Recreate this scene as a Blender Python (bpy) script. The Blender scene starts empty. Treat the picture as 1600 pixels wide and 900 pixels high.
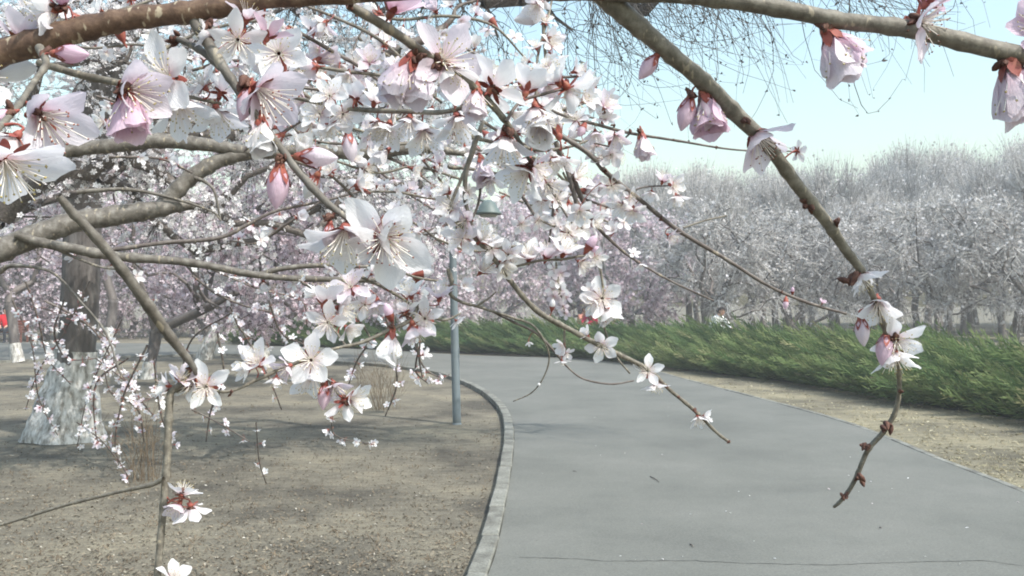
import bpy, bmesh, math, random
import numpy as np
from mathutils import Vector, Matrix
from math import radians as R, sin, cos, pi
random.seed(7); rng = np.random.default_rng(7)
S = bpy.context.scene
COL = S.collection

# ------------------------------------------------------------------ camera, world, sun, exposure
F = 1385.0                                   # focal length in photo pixels (1600 wide)
CAMZ, TILT = 1.5, math.atan2(25, F)
cam_d = bpy.data.cameras.new('camera'); cam = bpy.data.objects.new('camera', cam_d); COL.objects.link(cam)
cam_d.sensor_width = 36; cam_d.lens = F / 1600 * 36; cam_d.clip_start = 0.02; cam_d.clip_end = 2000
cam.location = (0, 0, CAMZ); cam.rotation_euler = (pi / 2 + TILT, 0, 0)
S.camera = cam
SUN_EL, SUN_AZ = R(52), R(128)               # azimuth: clockwise from +Y (the view direction)
W = bpy.data.worlds.new('World'); S.world = W; W.use_nodes = True
nt = W.node_tree; nt.nodes.clear()
sky = nt.nodes.new('ShaderNodeTexSky'); sky.sky_type = 'NISHITA'; sky.sun_disc = False
sky.sun_elevation = SUN_EL; sky.sun_rotation = SUN_AZ
sky.air_density = 2.0; sky.dust_density = 3.2; sky.ozone_density = 2.0; sky.altitude = 50
bg = nt.nodes.new('ShaderNodeBackground'); bg.inputs[1].default_value = 0.15
tint = nt.nodes.new('ShaderNodeMix'); tint.data_type = 'RGBA'; tint.blend_type = 'MULTIPLY'; tint.inputs[0].default_value = 1
tint.inputs[7].default_value = (0.915, 0.98, 1.0, 1)
wo = nt.nodes.new('ShaderNodeOutputWorld')
nt.links.new(sky.outputs[0], tint.inputs[6]); nt.links.new(tint.outputs[2], bg.inputs[0]); nt.links.new(bg.outputs[0], wo.inputs[0])
sun_d = bpy.data.lights.new('sun', 'SUN'); sun_d.energy = 2.8; sun_d.angle = R(0.5); sun_d.color = (1, 0.97, 0.925)
sun = bpy.data.objects.new('sun', sun_d); COL.objects.link(sun)
sdir = Vector((sin(SUN_AZ) * cos(SUN_EL), cos(SUN_AZ) * cos(SUN_EL), sin(SUN_EL)))
sun.rotation_euler = sdir.to_track_quat('Z', 'Y').to_euler()
S.view_settings.view_transform = 'Standard'; S.view_settings.look = 'None'
S.view_settings.exposure = 0.9; S.view_settings.gamma = 1
S.cycles.filter_width = 1.9
S.cycles.max_bounces = 8; S.cycles.transparent_max_bounces = 8
S.cycles.use_denoising = True

# ------------------------------------------------------------------ pixel helpers
FW = np.array((0, cos(TILT), sin(TILT))); UP = np.array((0, -sin(TILT), cos(TILT))); RT = np.array((1., 0, 0))
C0 = np.array((0, 0, CAMZ))
def P(px, py, d): return C0 + FW * d + RT * ((px - 800) / F * d) + UP * ((450 - py) / F * d)
def G(px, py, z=0.0):
    v = FW + RT * ((px - 800) / F) + UP * ((450 - py) / F)
    return C0 + v * ((z - CAMZ) / v[2])
def AX(a):                                    # (right, up, towards the camera) -> world
    v = RT * a[0] + UP * a[1] - FW * a[2]
    return v / np.linalg.norm(v)

# ------------------------------------------------------------------ materials
MATS = {}
def mat(name, build):
    m = bpy.data.materials.new(name); m.use_nodes = True; t = m.node_tree; t.nodes.clear()
    o = t.nodes.new('ShaderNodeOutputMaterial'); build(t, o); MATS[name] = m; return m
def N(t, kind, **kw):
    n = t.nodes.new(kind)
    for k, v in kw.items():
        if k[0] == 'i' and k[1:].isdigit(): n.inputs[int(k[1:])].default_value = v
        else: setattr(n, k, v)
    return n
def ramp(t, stops):
    n = t.nodes.new('ShaderNodeValToRGB'); e = n.color_ramp.elements
    while len(e) < len(stops): e.new(0.5)
    for el, (p, c) in zip(e, stops): el.position = p; el.color = (*c, 1)
    return n
def noise(t, scale, detail=4, rough=0.55, coord='Object', stretch=None):
    tc = N(t, 'ShaderNodeTexCoord'); n = N(t, 'ShaderNodeTexNoise'); n.inputs['Scale'].default_value = scale
    n.inputs['Detail'].default_value = detail; n.inputs['Roughness'].default_value = rough
    if stretch:
        mp = N(t, 'ShaderNodeMapping'); mp.inputs['Scale'].default_value = stretch
        t.links.new(tc.outputs[coord], mp.inputs[0]); t.links.new(mp.outputs[0], n.inputs[0])
    else: t.links.new(tc.outputs[coord], n.inputs[0])
    return n
def mixc(t, fac, a, b, mode='MIX'):
    n = N(t, 'ShaderNodeMix', data_type='RGBA', blend_type=mode)
    for i, x in ((0, fac), (6, a), (7, b)):
        if isinstance(x, (int, float)): n.inputs[i].default_value = x
        elif isinstance(x, tuple): n.inputs[i].default_value = (*x, 1)
        else: t.links.new(x, n.inputs[i])
    return n.outputs[2]
def plain(name, stops, scale=8, rough=0.85, bump=0.0, detail=5, stretch=None, spec=0.2, bscale=None, coord='Object'):
    def b(t, o):
        n = noise(t, scale, detail, 0.6, coord, stretch); r = ramp(t, stops); t.links.new(n.outputs[0], r.inputs[0])
        p = N(t, 'ShaderNodeBsdfPrincipled'); t.links.new(r.outputs[0], p.inputs['Base Color'])
        p.inputs['Roughness'].default_value = rough; p.inputs['Specular IOR Level'].default_value = spec
        if bump:
            bn = noise(t, bscale or scale * 3, 6, 0.6, coord, stretch); bp = N(t, 'ShaderNodeBump'); bp.inputs['Strength'].default_value = bump
            bp.inputs['Distance'].default_value = 0.02
            t.links.new(bn.outputs[0], bp.inputs['Height']); t.links.new(bp.outputs[0], p.inputs['Normal'])
        t.links.new(p.outputs[0], o.inputs[0])
    return mat(name, b)
def varied(name, stops, rough=0.8, transl=0.0, attr='var'):            # colour picked per face cluster by the 'var' attribute
    def b(t, o):
        a = N(t, 'ShaderNodeAttribute', attribute_name=attr); r = ramp(t, stops); t.links.new(a.outputs['Fac'], r.inputs[0])
        d = N(t, 'ShaderNodeBsdfDiffuse'); t.links.new(r.outputs[0], d.inputs[0]); out = d.outputs[0]
        if transl:
            tr = N(t, 'ShaderNodeBsdfTranslucent'); t.links.new(r.outputs[0], tr.inputs[0])
            m = N(t, 'ShaderNodeMixShader'); m.inputs[0].default_value = transl
            t.links.new(d.outputs[0], m.inputs[1]); t.links.new(tr.outputs[0], m.inputs[2]); out = m.outputs[0]
        t.links.new(out, o.inputs[0])
    return mat(name, b)

def petal_mat(name, base, tip):
    def b(t, o):
        a = N(t, 'ShaderNodeAttribute', attribute_name='var')
        oi = N(t, 'ShaderNodeObjectInfo')
        r = ramp(t, [(0.0, base), (0.22, tuple(0.35 * x + 0.65 * y for x, y in zip(base, tip))), (0.5, tip), (1.0, tip)])
        t.links.new(a.outputs['Fac'], r.inputs[0])
        vr = ramp(t, [(0, (0.90, 0.87, 0.90)), (1, (1, 1, 1))]); t.links.new(oi.outputs['Random'], vr.inputs[0])
        c = mixc(t, 1.0, r.outputs[0], vr.outputs[0], 'MULTIPLY')
        vn = noise(t, 9, 3, 0.6, 'Object', (0.6, 4, 1)); bp = N(t, 'ShaderNodeBump'); bp.inputs['Strength'].default_value = 0.25; bp.inputs['Distance'].default_value = 0.03
        t.links.new(vn.outputs[0], bp.inputs['Height'])
        d = N(t, 'ShaderNodeBsdfDiffuse'); tr = N(t, 'ShaderNodeBsdfTranslucent')
        for s in (d, tr): t.links.new(c, s.inputs[0]); t.links.new(bp.outputs[0], s.inputs['Normal'])
        m = N(t, 'ShaderNodeMixShader'); m.inputs[0].default_value = 0.48
        t.links.new(d.outputs[0], m.inputs[1]); t.links.new(tr.outputs[0], m.inputs[2])
        g = N(t, 'ShaderNodeBsdfGlossy'); g.inputs['Roughness'].default_value = 0.5
        m2 = N(t, 'ShaderNodeMixShader'); m2.inputs[0].default_value = 0.03
        t.links.new(m.outputs[0], m2.inputs[1]); t.links.new(g.outputs[0], m2.inputs[2]); t.links.new(m2.outputs[0], o.inputs[0])
    return mat(name, b)
petal_mat('petal_white', (0.80, 0.60, 0.64), (0.89, 0.89, 0.89))
petal_mat('petal_pink', (0.60, 0.24, 0.34), (0.83, 0.66, 0.76))
petal_mat('petal_blush', (0.72, 0.40, 0.50), (0.85, 0.79, 0.84))
plain('bud_scale', [(0.3, (0.055, 0.03, 0.025)), (0.55, (0.11, 0.055, 0.042)), (0.8, (0.17, 0.10, 0.065))], 300, 0.7)
plain('calyx_red', [(0.3, (0.17, 0.04, 0.034)), (0.55, (0.27, 0.075, 0.058)), (0.8, (0.26, 0.135, 0.065))], 3.0, 0.6, spec=0.3)
plain('filament', [(0.3, (0.82, 0.76, 0.70)), (0.7, (0.84, 0.80, 0.72))], 4)
plain('anther_yellow', [(0.3, (0.36, 0.29, 0.12)), (0.7, (0.52, 0.44, 0.22))], 4)
plain('anther_dark', [(0.3, (0.20, 0.07, 0.06)), (0.7, (0.36, 0.16, 0.12))], 4)
def bark(name, stops, lent=(0.42, 0.36, 0.26), lamt=0.5, scale=160):
    def b(t, o):
        n = noise(t, scale, 6, 0.65); r = ramp(t, stops); t.links.new(n.outputs[0], r.inputs[0])
        v = noise(t, scale * 2.2, 2, 0.4, 'Object', (1, 0.45, 0.45)); vr = ramp(t, [(0.64, (0, 0, 0)), (0.70, (1, 1, 1))]); t.links.new(v.outputs[0], vr.inputs[0])
        mm = N(t, 'ShaderNodeMath', operation='MULTIPLY'); mm.inputs[1].default_value = lamt; t.links.new(vr.outputs[0], mm.inputs[0])
        c = mixc(t, mm.outputs[0], r.outputs[0], lent)
        p = N(t, 'ShaderNodeBsdfPrincipled'); t.links.new(c, p.inputs['Base Color']); p.inputs['Roughness'].default_value = 0.6; p.inputs['Specular IOR Level'].default_value = 0.3
        bp = N(t, 'ShaderNodeBump'); bp.inputs['Strength'].default_value = 0.5; bp.inputs['Distance'].default_value = 0.0015
        t.links.new(n.outputs[0], bp.inputs['Height']); t.links.new(bp.outputs[0], p.inputs['Normal']); t.links.new(p.outputs[0], o.inputs[0])
    return mat(name, b)
bark('bark_brown', [(0.3, (0.06, 0.037, 0.027)), (0.5, (0.12, 0.074, 0.05)), (0.7, (0.20, 0.135, 0.09))], lamt=0.8)
bark('bark_olive', [(0.3, (0.085, 0.074, 0.060)), (0.5, (0.15, 0.135, 0.108)), (0.72, (0.25, 0.23, 0.19))])
bark('bark_grey', [(0.3, (0.065, 0.056, 0.047)), (0.5, (0.125, 0.112, 0.095)), (0.72, (0.23, 0.215, 0.19))], scale=70)
bark('bark_dark', [(0.3, (0.06, 0.05, 0.045)), (0.5, (0.12, 0.10, 0.09)), (0.72, (0.20, 0.18, 0.16))], scale=60)
plain('bark_trunk', [(0.3, (0.06, 0.052, 0.048)), (0.5, (0.12, 0.106, 0.098)), (0.72, (0.22, 0.20, 0.185))], 9, 0.9, 0.8, stretch=(1, 1, 0.25))
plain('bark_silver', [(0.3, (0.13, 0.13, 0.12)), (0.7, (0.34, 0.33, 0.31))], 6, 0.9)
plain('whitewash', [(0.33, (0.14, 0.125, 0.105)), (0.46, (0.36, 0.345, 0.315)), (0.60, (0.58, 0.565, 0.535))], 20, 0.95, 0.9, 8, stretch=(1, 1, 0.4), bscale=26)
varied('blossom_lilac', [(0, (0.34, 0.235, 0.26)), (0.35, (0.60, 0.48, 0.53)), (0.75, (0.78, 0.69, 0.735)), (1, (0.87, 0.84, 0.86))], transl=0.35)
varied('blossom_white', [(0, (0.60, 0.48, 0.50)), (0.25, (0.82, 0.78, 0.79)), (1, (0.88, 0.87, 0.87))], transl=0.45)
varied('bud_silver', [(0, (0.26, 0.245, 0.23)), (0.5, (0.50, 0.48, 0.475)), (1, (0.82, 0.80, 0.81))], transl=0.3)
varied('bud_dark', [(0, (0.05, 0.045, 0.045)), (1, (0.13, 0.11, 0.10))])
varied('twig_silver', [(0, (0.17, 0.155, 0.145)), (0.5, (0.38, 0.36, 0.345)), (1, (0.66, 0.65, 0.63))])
varied('twig_dark', [(0, (0.05, 0.043, 0.04)), (1, (0.15, 0.13, 0.12))])
varied('twig_overhead', [(0, (0.08, 0.072, 0.07)), (1, (0.20, 0.185, 0.175))])
varied('twig_straw', [(0, (0.09, 0.066, 0.046)), (1, (0.23, 0.18, 0.125))])
varied('juniper', [(0, (0.026, 0.056, 0.026)), (0.4, (0.066, 0.118, 0.046)), (0.75, (0.155, 0.205, 0.082)), (1, (0.31, 0.30, 0.155))], transl=0.3)
varied('litter', [(0, (0.07, 0.058, 0.045)), (0.4, (0.16, 0.13, 0.095)), (0.93, (0.26, 0.23, 0.175)), (1, (0.42, 0.40, 0.35))])
varied('straw', [(0, (0.20, 0.17, 0.11)), (0.6, (0.38, 0.34, 0.23)), (1, (0.52, 0.48, 0.35))], transl=0.2)
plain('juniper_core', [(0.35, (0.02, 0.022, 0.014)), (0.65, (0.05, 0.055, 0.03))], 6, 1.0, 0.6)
def ground_mat(name, cs, scale=1.3):
    def b(t, o):
        big = noise(t, scale * 0.5, 4, 0.6); mid = noise(t, scale * 7, 6, 0.7, 'Object', (0.55, 1.3, 1)); fine = noise(t, scale * 45, 5, 0.75)
        r1 = ramp(t, [(0.33, cs[0]), (0.5, cs[1]), (0.68, cs[2])]); t.links.new(mid.outputs[0], r1.inputs[0])
        r2 = ramp(t, [(0.36, (0.54, 0.54, 0.56)), (0.5, (0.95, 0.94, 0.92)), (0.64, (1.25, 1.22, 1.14))]); t.links.new(big.outputs[0], r2.inputs[0])  # broad patches of ground tone, with sunlit pale and shade painted in
        r3 = ramp(t, [(0.3, (0.62, 0.61, 0.59)), (0.5, (1, 1, 1)), (0.72, (1.3, 1.28, 1.22))]); t.links.new(fine.outputs[0], r3.inputs[0])
        c = mixc(t, 1.0, r1.outputs[0], r2.outputs[0], 'MULTIPLY'); c = mixc(t, 1.0, c, r3.outputs[0], 'MULTIPLY')
        p = N(t, 'ShaderNodeBsdfPrincipled'); t.links.new(c, p.inputs['Base Color']); p.inputs['Roughness'].default_value = 1; p.inputs['Specular IOR Level'].default_value = 0.05
        bp = N(t, 'ShaderNodeBump'); bp.inputs['Strength'].default_value = 0.7; bp.inputs['Distance'].default_value = 0.03
        t.links.new(fine.outputs[0], bp.inputs['Height']); t.links.new(bp.outputs[0], p.inputs['Normal']); t.links.new(p.outputs[0], o.inputs[0])
    return mat(name, b)
ground_mat('soil', [(0.138, 0.126, 0.104), (0.190, 0.174, 0.140), (0.238, 0.220, 0.175)])
ground_mat('verge', [(0.17, 0.155, 0.112), (0.235, 0.215, 0.158), (0.29, 0.268, 0.20)])
def path_mat(t, o):
    big = noise(t, 0.7, 4, 0.55); mid = noise(t, 6, 5, 0.65); fine = noise(t, 75, 6, 0.8)
    r1 = ramp(t, [(0.33, (0.117, 0.118, 0.105)), (0.48, (0.138, 0.139, 0.123)), (0.66, (0.157, 0.156, 0.139))]); t.links.new(big.outputs[0], r1.inputs[0])
    r2 = ramp(t, [(0.3, (0.95, 0.95, 0.95)), (0.5, (1, 1, 1)), (0.72, (1.05, 1.05, 1.05))]); t.links.new(mid.outputs[0], r2.inputs[0])
    r3 = ramp(t, [(0.30, (0.60, 0.60, 0.60)), (0.46, (0.95, 0.95, 0.95)), (0.56, (1.03, 1.03, 1.03)), (0.70, (1.45, 1.45, 1.42))]); t.links.new(fine.outputs[0], r3.inputs[0])
    c = mixc(t, 1.0, r1.outputs[0], r2.outputs[0], 'MULTIPLY'); c = mixc(t, 1.0, c, r3.outputs[0], 'MULTIPLY')
    p = N(t, 'ShaderNodeBsdfPrincipled'); t.links.new(c, p.inputs['Base Color']); p.inputs['Roughness'].default_value = 0.85; p.inputs['Specular IOR Level'].default_value = 0.25
    bp = N(t, 'ShaderNodeBump'); bp.inputs['Strength'].default_value = 0.3; bp.inputs['Distance'].default_value = 0.004
    t.links.new(fine.outputs[0], bp.inputs['Height']); t.links.new(bp.outputs[0], p.inputs['Normal']); t.links.new(p.outputs[0], o.inputs[0])
mat('path_surface', path_mat)
def kerb_mat(t, o):
    tc = N(t, 'ShaderNodeTexCoord'); oi = N(t, 'ShaderNodeObjectInfo'); va = N(t, 'ShaderNodeVectorMath', operation='ADD'); t.links.new(tc.outputs['Object'], va.inputs[0]); t.links.new(oi.outputs['Location'], va.inputs[1])
    n1 = N(t, 'ShaderNodeTexNoise'); n1.inputs['Scale'].default_value = 6; n1.inputs['Detail'].default_value = 6; n2 = N(t, 'ShaderNodeTexNoise'); n2.inputs['Scale'].default_value = 60; n2.inputs['Detail'].default_value = 4
    for q in (n1, n2): t.links.new(va.outputs[0], q.inputs[0])
    r1 = ramp(t, [(0.34, (0.105, 0.10, 0.085)), (0.5, (0.17, 0.168, 0.145)), (0.68, (0.225, 0.222, 0.195))]); t.links.new(n1.outputs[0], r1.inputs[0])
    r2 = ramp(t, [(0.3, (0.7, 0.7, 0.7)), (0.7, (1.25, 1.25, 1.25))]); t.links.new(n2.outputs[0], r2.inputs[0]); r3 = ramp(t, [(0, (0.92, 0.92, 0.91)), (1, (1.06, 1.06, 1.05))]); t.links.new(oi.outputs['Random'], r3.inputs[0])
    c = mixc(t, 1.0, mixc(t, 1.0, r1.outputs[0], r2.outputs[0], 'MULTIPLY'), r3.outputs[0], 'MULTIPLY'); p = N(t, 'ShaderNodeBsdfPrincipled'); t.links.new(c, p.inputs['Base Color']); p.inputs['Roughness'].default_value = 0.95
    bp = N(t, 'ShaderNodeBump'); bp.inputs['Strength'].default_value = 0.6; bp.inputs['Distance'].default_value = 0.006; t.links.new(n2.outputs[0], bp.inputs['Height']); t.links.new(bp.outputs[0], p.inputs['Normal']); t.links.new(p.outputs[0], o.inputs[0])
mat('kerb_stone', kerb_mat)
plain('crack', [(0.3, (0.10, 0.10, 0.09)), (0.7, (0.17, 0.17, 0.155))], 20, 1.0)
plain('pole_paint', [(0.3, (0.125, 0.155, 0.172)), (0.7, (0.17, 0.202, 0.22))], 5, 0.45, 0.05, spec=0.5)
plain('lamp_green', [(0.3, (0.09, 0.12, 0.115)), (0.7, (0.14, 0.175, 0.165))], 5, 0.5, spec=0.4)
plain('lamp_glass', [(0.3, (0.32, 0.31, 0.27)), (0.7, (0.38, 0.37, 0.33))], 5, 0.3, spec=0.5)
plain('bench_wood', [(0.3, (0.13, 0.05, 0.035)), (0.7, (0.22, 0.09, 0.06))], 10, 0.6, stretch=(0.2, 2, 2))
plain('bench_iron', [(0.3, (0.03, 0.03, 0.03)), (0.7, (0.06, 0.06, 0.06))], 10, 0.6)
for nm, c in (('cloth_red', (0.62, 0.02, 0.03)), ('cloth_crimson', (0.40, 0.012, 0.05)), ('cloth_white', (0.80, 0.80, 0.80)), ('cloth_peach', (0.55, 0.25, 0.18)),
              ('cloth_dark', (0.03, 0.032, 0.04)), ('cloth_green', (0.22, 0.42, 0.26)), ('skin', (0.55, 0.33, 0.24)), ('hair', (0.025, 0.018, 0.015)), ('eye', (0.02, 0.015, 0.012))):
    plain(nm, [(0.3, tuple(x * 0.85 for x in c)), (0.7, c)], 12, 0.8)

# ------------------------------------------------------------------ object helpers
def tag(o, label=None, cat=None, group=None, kind=None):
    for k, v in (('label', label), ('category', cat), ('group', group), ('kind', kind)):
        if v: o[k] = v
    return o
def link(name, me, parent=None):
    o = bpy.data.objects.new(name, me); COL.objects.link(o)
    if parent: o.parent = parent
    return o
def empty(name, loc=(0, 0, 0)):
    o = bpy.data.objects.new(name, None); COL.objects.link(o); o.location = loc; o.empty_display_size = 0.1; return o
class Bulk:
    def __init__(s): s.V = []; s.Fq = []; s.Ft = []; s.var = []; s.mq = []; s.mt = []; s.n = 0
    def add(s, v, f, var=0.5, mi=0):
        v = np.asarray(v, float); f = np.asarray(f, int)
        s.V.append(v); (s.Fq if f.shape[1] == 4 else s.Ft).append(f + s.n); (s.mq if f.shape[1] == 4 else s.mt).append(np.full(len(f), mi))
        s.var.append(np.full(len(v), var) if np.isscalar(var) else np.asarray(var, float)); s.n += len(v)
    def mesh(s, name, mats, off=None, smooth=True):
        V = np.concatenate(s.V); 
        if off is not None: V = V - np.asarray(off)
        Fq = np.concatenate(s.Fq) if s.Fq else np.zeros((0, 4), int); Ft = np.concatenate(s.Ft) if s.Ft else np.zeros((0, 3), int)
        me = bpy.data.meshes.new(name); me.vertices.add(len(V)); me.vertices.foreach_set('co', V.astype(np.float32).ravel())
        loops = np.concatenate([Fq.ravel(), Ft.ravel()]); me.loops.add(len(loops)); me.loops.foreach_set('vertex_index', loops.astype(np.int32))
        st = np.concatenate([np.arange(len(Fq)) * 4, len(Fq) * 4 + np.arange(len(Ft)) * 3]).astype(np.int32)
        me.polygons.add(len(st)); me.polygons.foreach_set('loop_start', st)
        mi = np.concatenate(([np.concatenate(s.mq)] if s.mq else []) + ([np.concatenate(s.mt)] if s.mt else [])).astype(np.int32)
        me.polygons.foreach_set('material_index', mi)
        me.polygons.foreach_set('use_smooth', np.full(len(st), smooth))
        a = me.attributes.new('var', 'FLOAT', 'POINT'); a.data.foreach_set('value', np.concatenate(s.var).astype(np.float32))
        for m in ([mats] if isinstance(mats, str) else mats): me.materials.append(MATS[m])
        me.update(calc_edges=True); return me
    def build(s, name, mats, parent=None, off=None, smooth=True): return link(name, s.mesh(name, mats, off, smooth), parent)
def unit(a): return a / np.maximum(np.linalg.norm(a, axis=-1, keepdims=True), 1e-9)
def tubes(Pt, Rd, sides=4, cap=False):        # Pt (M,K,3), Rd (M,K)
    Pt = np.asarray(Pt, float); Rd = np.asarray(Rd, float); M, K, _ = Pt.shape
    T = unit(np.gradient(Pt, axis=1))
    ref = np.where(np.abs(T[:, :1, 2:3]) > 0.9, np.array([[[1., 0, 0]]]), np.array([[[0, 0, 1.]]]))
    A = unit(np.cross(T, np.broadcast_to(ref, T.shape))); B = np.cross(T, A)
    an = np.arange(sides) * 2 * pi / sides
    ring = Pt[:, :, None] + Rd[:, :, None, None] * (A[:, :, None] * np.cos(an)[:, None] + B[:, :, None] * np.sin(an)[:, None])
    V = ring.reshape(-1, 3); k = np.arange(K - 1)[:, None]; j = np.arange(sides)[None]
    f = np.stack([k * sides + j, k * sides + (j + 1) % sides, (k + 1) * sides + (j + 1) % sides, (k + 1) * sides + j], -1).reshape(-1, 4)
    Fc = (f[None] + (np.arange(M) * K * sides)[:, None, None]).reshape(-1, 4)
    return V, Fc
def rotmats(Z, spin):                          # frames with local +Z = Z
    Z = unit(np.asarray(Z, float)); h = np.where(np.abs(Z[:, 2:3]) > 0.95, np.array([[1., 0, 0]]), np.array([[0, 0, 1.]]))
    X = unit(np.cross(h, Z)); Y = np.cross(Z, X); c, s_ = np.cos(spin)[:, None], np.sin(spin)[:, None]
    return np.stack([X * c + Y * s_, Y * c - X * s_, Z], -1)     # columns
def scatter(bulk, tv, tf, pos, rot, scl, var, mi=0, tvar=None):
    M = len(pos)
    V = np.einsum('mij,nj->mni', rot, tv) * np.asarray(scl).reshape(M, 1, 1) + pos[:, None]
    Fc = (tf[None] + (np.arange(M) * len(tv))[:, None, None]).reshape(-1, tf.shape[1])
    vv = np.repeat(var, len(tv)) if tvar is None else (var[:, None] + tvar[None]).ravel()
    bulk.add(V.reshape(-1, 3), Fc, np.clip(vv, 0, 1), mi)
def catmull(pts, n=6):
    p = np.asarray(pts, float); q = np.vstack([2 * p[0] - p[1], p, 2 * p[-1] - p[-2]]); out = []
    for i in range(1, len(q) - 2):
        for t in np.linspace(0, 1, n, endpoint=False):
            out.append(0.5 * (2 * q[i] + (q[i + 1] - q[i - 1]) * t + (2 * q[i - 1] - 5 * q[i] + 4 * q[i + 1] - q[i + 2]) * t * t + (3 * q[i] - q[i - 1] - 3 * q[i + 1] + q[i + 2]) * t ** 3))
    out.append(p[-1]); return np.array(out)
def smooth_tube(bulk, pts, rad, sides=8, n=5, wob=0.0, mi=0, var=None, cap=True):
    pr = catmull(np.column_stack([pts, rad]), n); p, r = pr[:, :3], np.maximum(pr[:, 3], 1e-5)
    if wob: r = r * (1 + rng.normal(0, wob, len(r))); p = p + rng.normal(0, 1, p.shape) * (r * wob)[:, None]
    if cap:
        e = unit(p[-1] - p[-2]) * r[-1] * 0.6; p = np.vstack([p, p[-1] + e]); r = np.append(r, r[-1] * 0.25)
        e = unit(p[0] - p[1]) * r[0] * 0.3; p = np.vstack([p[0] + e, p]); r = np.insert(r, 0, r[0] * 0.3)
    V, f = tubes(p[None], r[None], sides); bulk.add(V, f, rng.random() if var is None else var, mi)
def box(bm, c, s, rot=None):
    m = Matrix.Translation(c) @ (rot or Matrix()) @ Matrix.Diagonal((*s, 1)); return bmesh.ops.create_cube(bm, size=1, matrix=m)
def bm_obj(name, bm, m, parent=None, bevel=0.0):
    if bevel: bmesh.ops.bevel(bm, geom=list(bm.edges), offset=bevel, segments=2, affect='EDGES')
    me = bpy.data.meshes.new(name); bm.to_mesh(me); bm.free(); me.materials.append(MATS[m]); return link(name, me, parent)
def lathe(bulk, prof, seg=20, origin=(0, 0, 0), mi=0, ax=None):
    pr = np.asarray(prof, float); an = np.arange(seg) * 2 * pi / seg
    V = np.stack([pr[:, None, 0] * np.cos(an), pr[:, None, 0] * np.sin(an), np.broadcast_to(pr[:, None, 1], (len(pr), seg))], -1).reshape(-1, 3)
    k = np.arange(len(pr) - 1)[:, None]; j = np.arange(seg)[None]
    f = np.stack([k * seg + j, k * seg + (j + 1) % seg, (k + 1) * seg + (j + 1) % seg, (k + 1) * seg + j], -1).reshape(-1, 4)
    bulk.add(V + np.asarray(origin), f, 0.5, mi)

# ------------------------------------------------------------------ ground, path, kerbs
Z_PATH = 0.05
PL = [(600, 1500), (690, 1080), (768, 900), (790, 800), (802, 720), (803, 680), (796, 650), (780, 630), (755, 612), (720, 596), (680, 584), (600, 573), (530, 568), (440, 561), (350, 556), (180, 560), (0, 567), (-200, 574)]
PR = [(2900, 1420), (2200, 1050), (1900, 915), (1700, 824), (1600, 780), (1450, 720), (1330, 670), (1200, 632), (1080, 600), (1020, 583), (960, 570), (900, 563), (800, 560), (730, 558), (640, 552), (500, 545), (350, 541), (180, 538), (0, 536), (-200, 534)]
def gline(px, n=6): return catmull(np.array([G(*p)[:2] for p in px]), n)
def resample(l, step):
    d = np.concatenate([[0], np.cumsum(np.linalg.norm(np.diff(l, axis=0), axis=1))]); k = max(2, int(d[-1] / step)); s = np.linspace(0, d[-1], k)
    return np.column_stack([np.interp(s, d, l[:, i]) for i in range(2)])
LL, RR = gline(PL), gline(PR)
def sheet(name, a, b, z, m, k=90, depth=0.05):
    A, B_ = (np.column_stack([np.interp(np.linspace(0, 1, k), np.linspace(0, 1, len(l)), l[:, i]) for i in range(2)]) for l in (a, b))
    bu = Bulk(); nx = 8; rows = np.stack([A + (B_ - A) * t for t in np.linspace(0, 1, nx)], 1)
    V = np.concatenate([rows.reshape(-1, 2), np.full((k * nx, 1), z)], 1)
    i = np.arange(k - 1)[:, None]; j = np.arange(nx - 1)[None]
    f = np.stack([i * nx + j, i * nx + j + 1, (i + 1) * nx + j + 1, (i + 1) * nx + j], -1).reshape(-1, 4)
    bu.add(V, f)
    for e, sgn in ((A, 1), (B_, -1)):
        W2 = np.concatenate([np.column_stack([e, np.full(k, z)]), np.column_stack([e, np.full(k, z - depth)])]); ii = np.arange(k - 1)
        bu.add(W2, np.stack([ii, ii + 1, ii + 1 + k, ii + k], -1))
    return tag(bu.build(name, m), kind='structure')
bu = Bulk(); n = 60; g = np.linspace(-1, 1, n); gx, gy = np.meshgrid(np.sign(g) * np.abs(g) ** 2 * 500, np.sign(g) * np.abs(g) ** 2 * 500)
gz = np.zeros_like(gx); V = np.stack([gx, gy, gz], -1).reshape(-1, 3); i = np.arange(n - 1)[:, None]; j = np.arange(n - 1)[None]
bu.add(V, np.stack([i * n + j, i * n + j + 1, (i + 1) * n + j + 1, (i + 1) * n + j], -1).reshape(-1, 4)); tag(bu.build('ground', 'soil'), kind='structure')
pathL = resample(LL, 0.5); pathR = resample(RR, 0.5)
path = sheet('path', pathL, pathR, Z_PATH, 'path_surface', 140)
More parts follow.
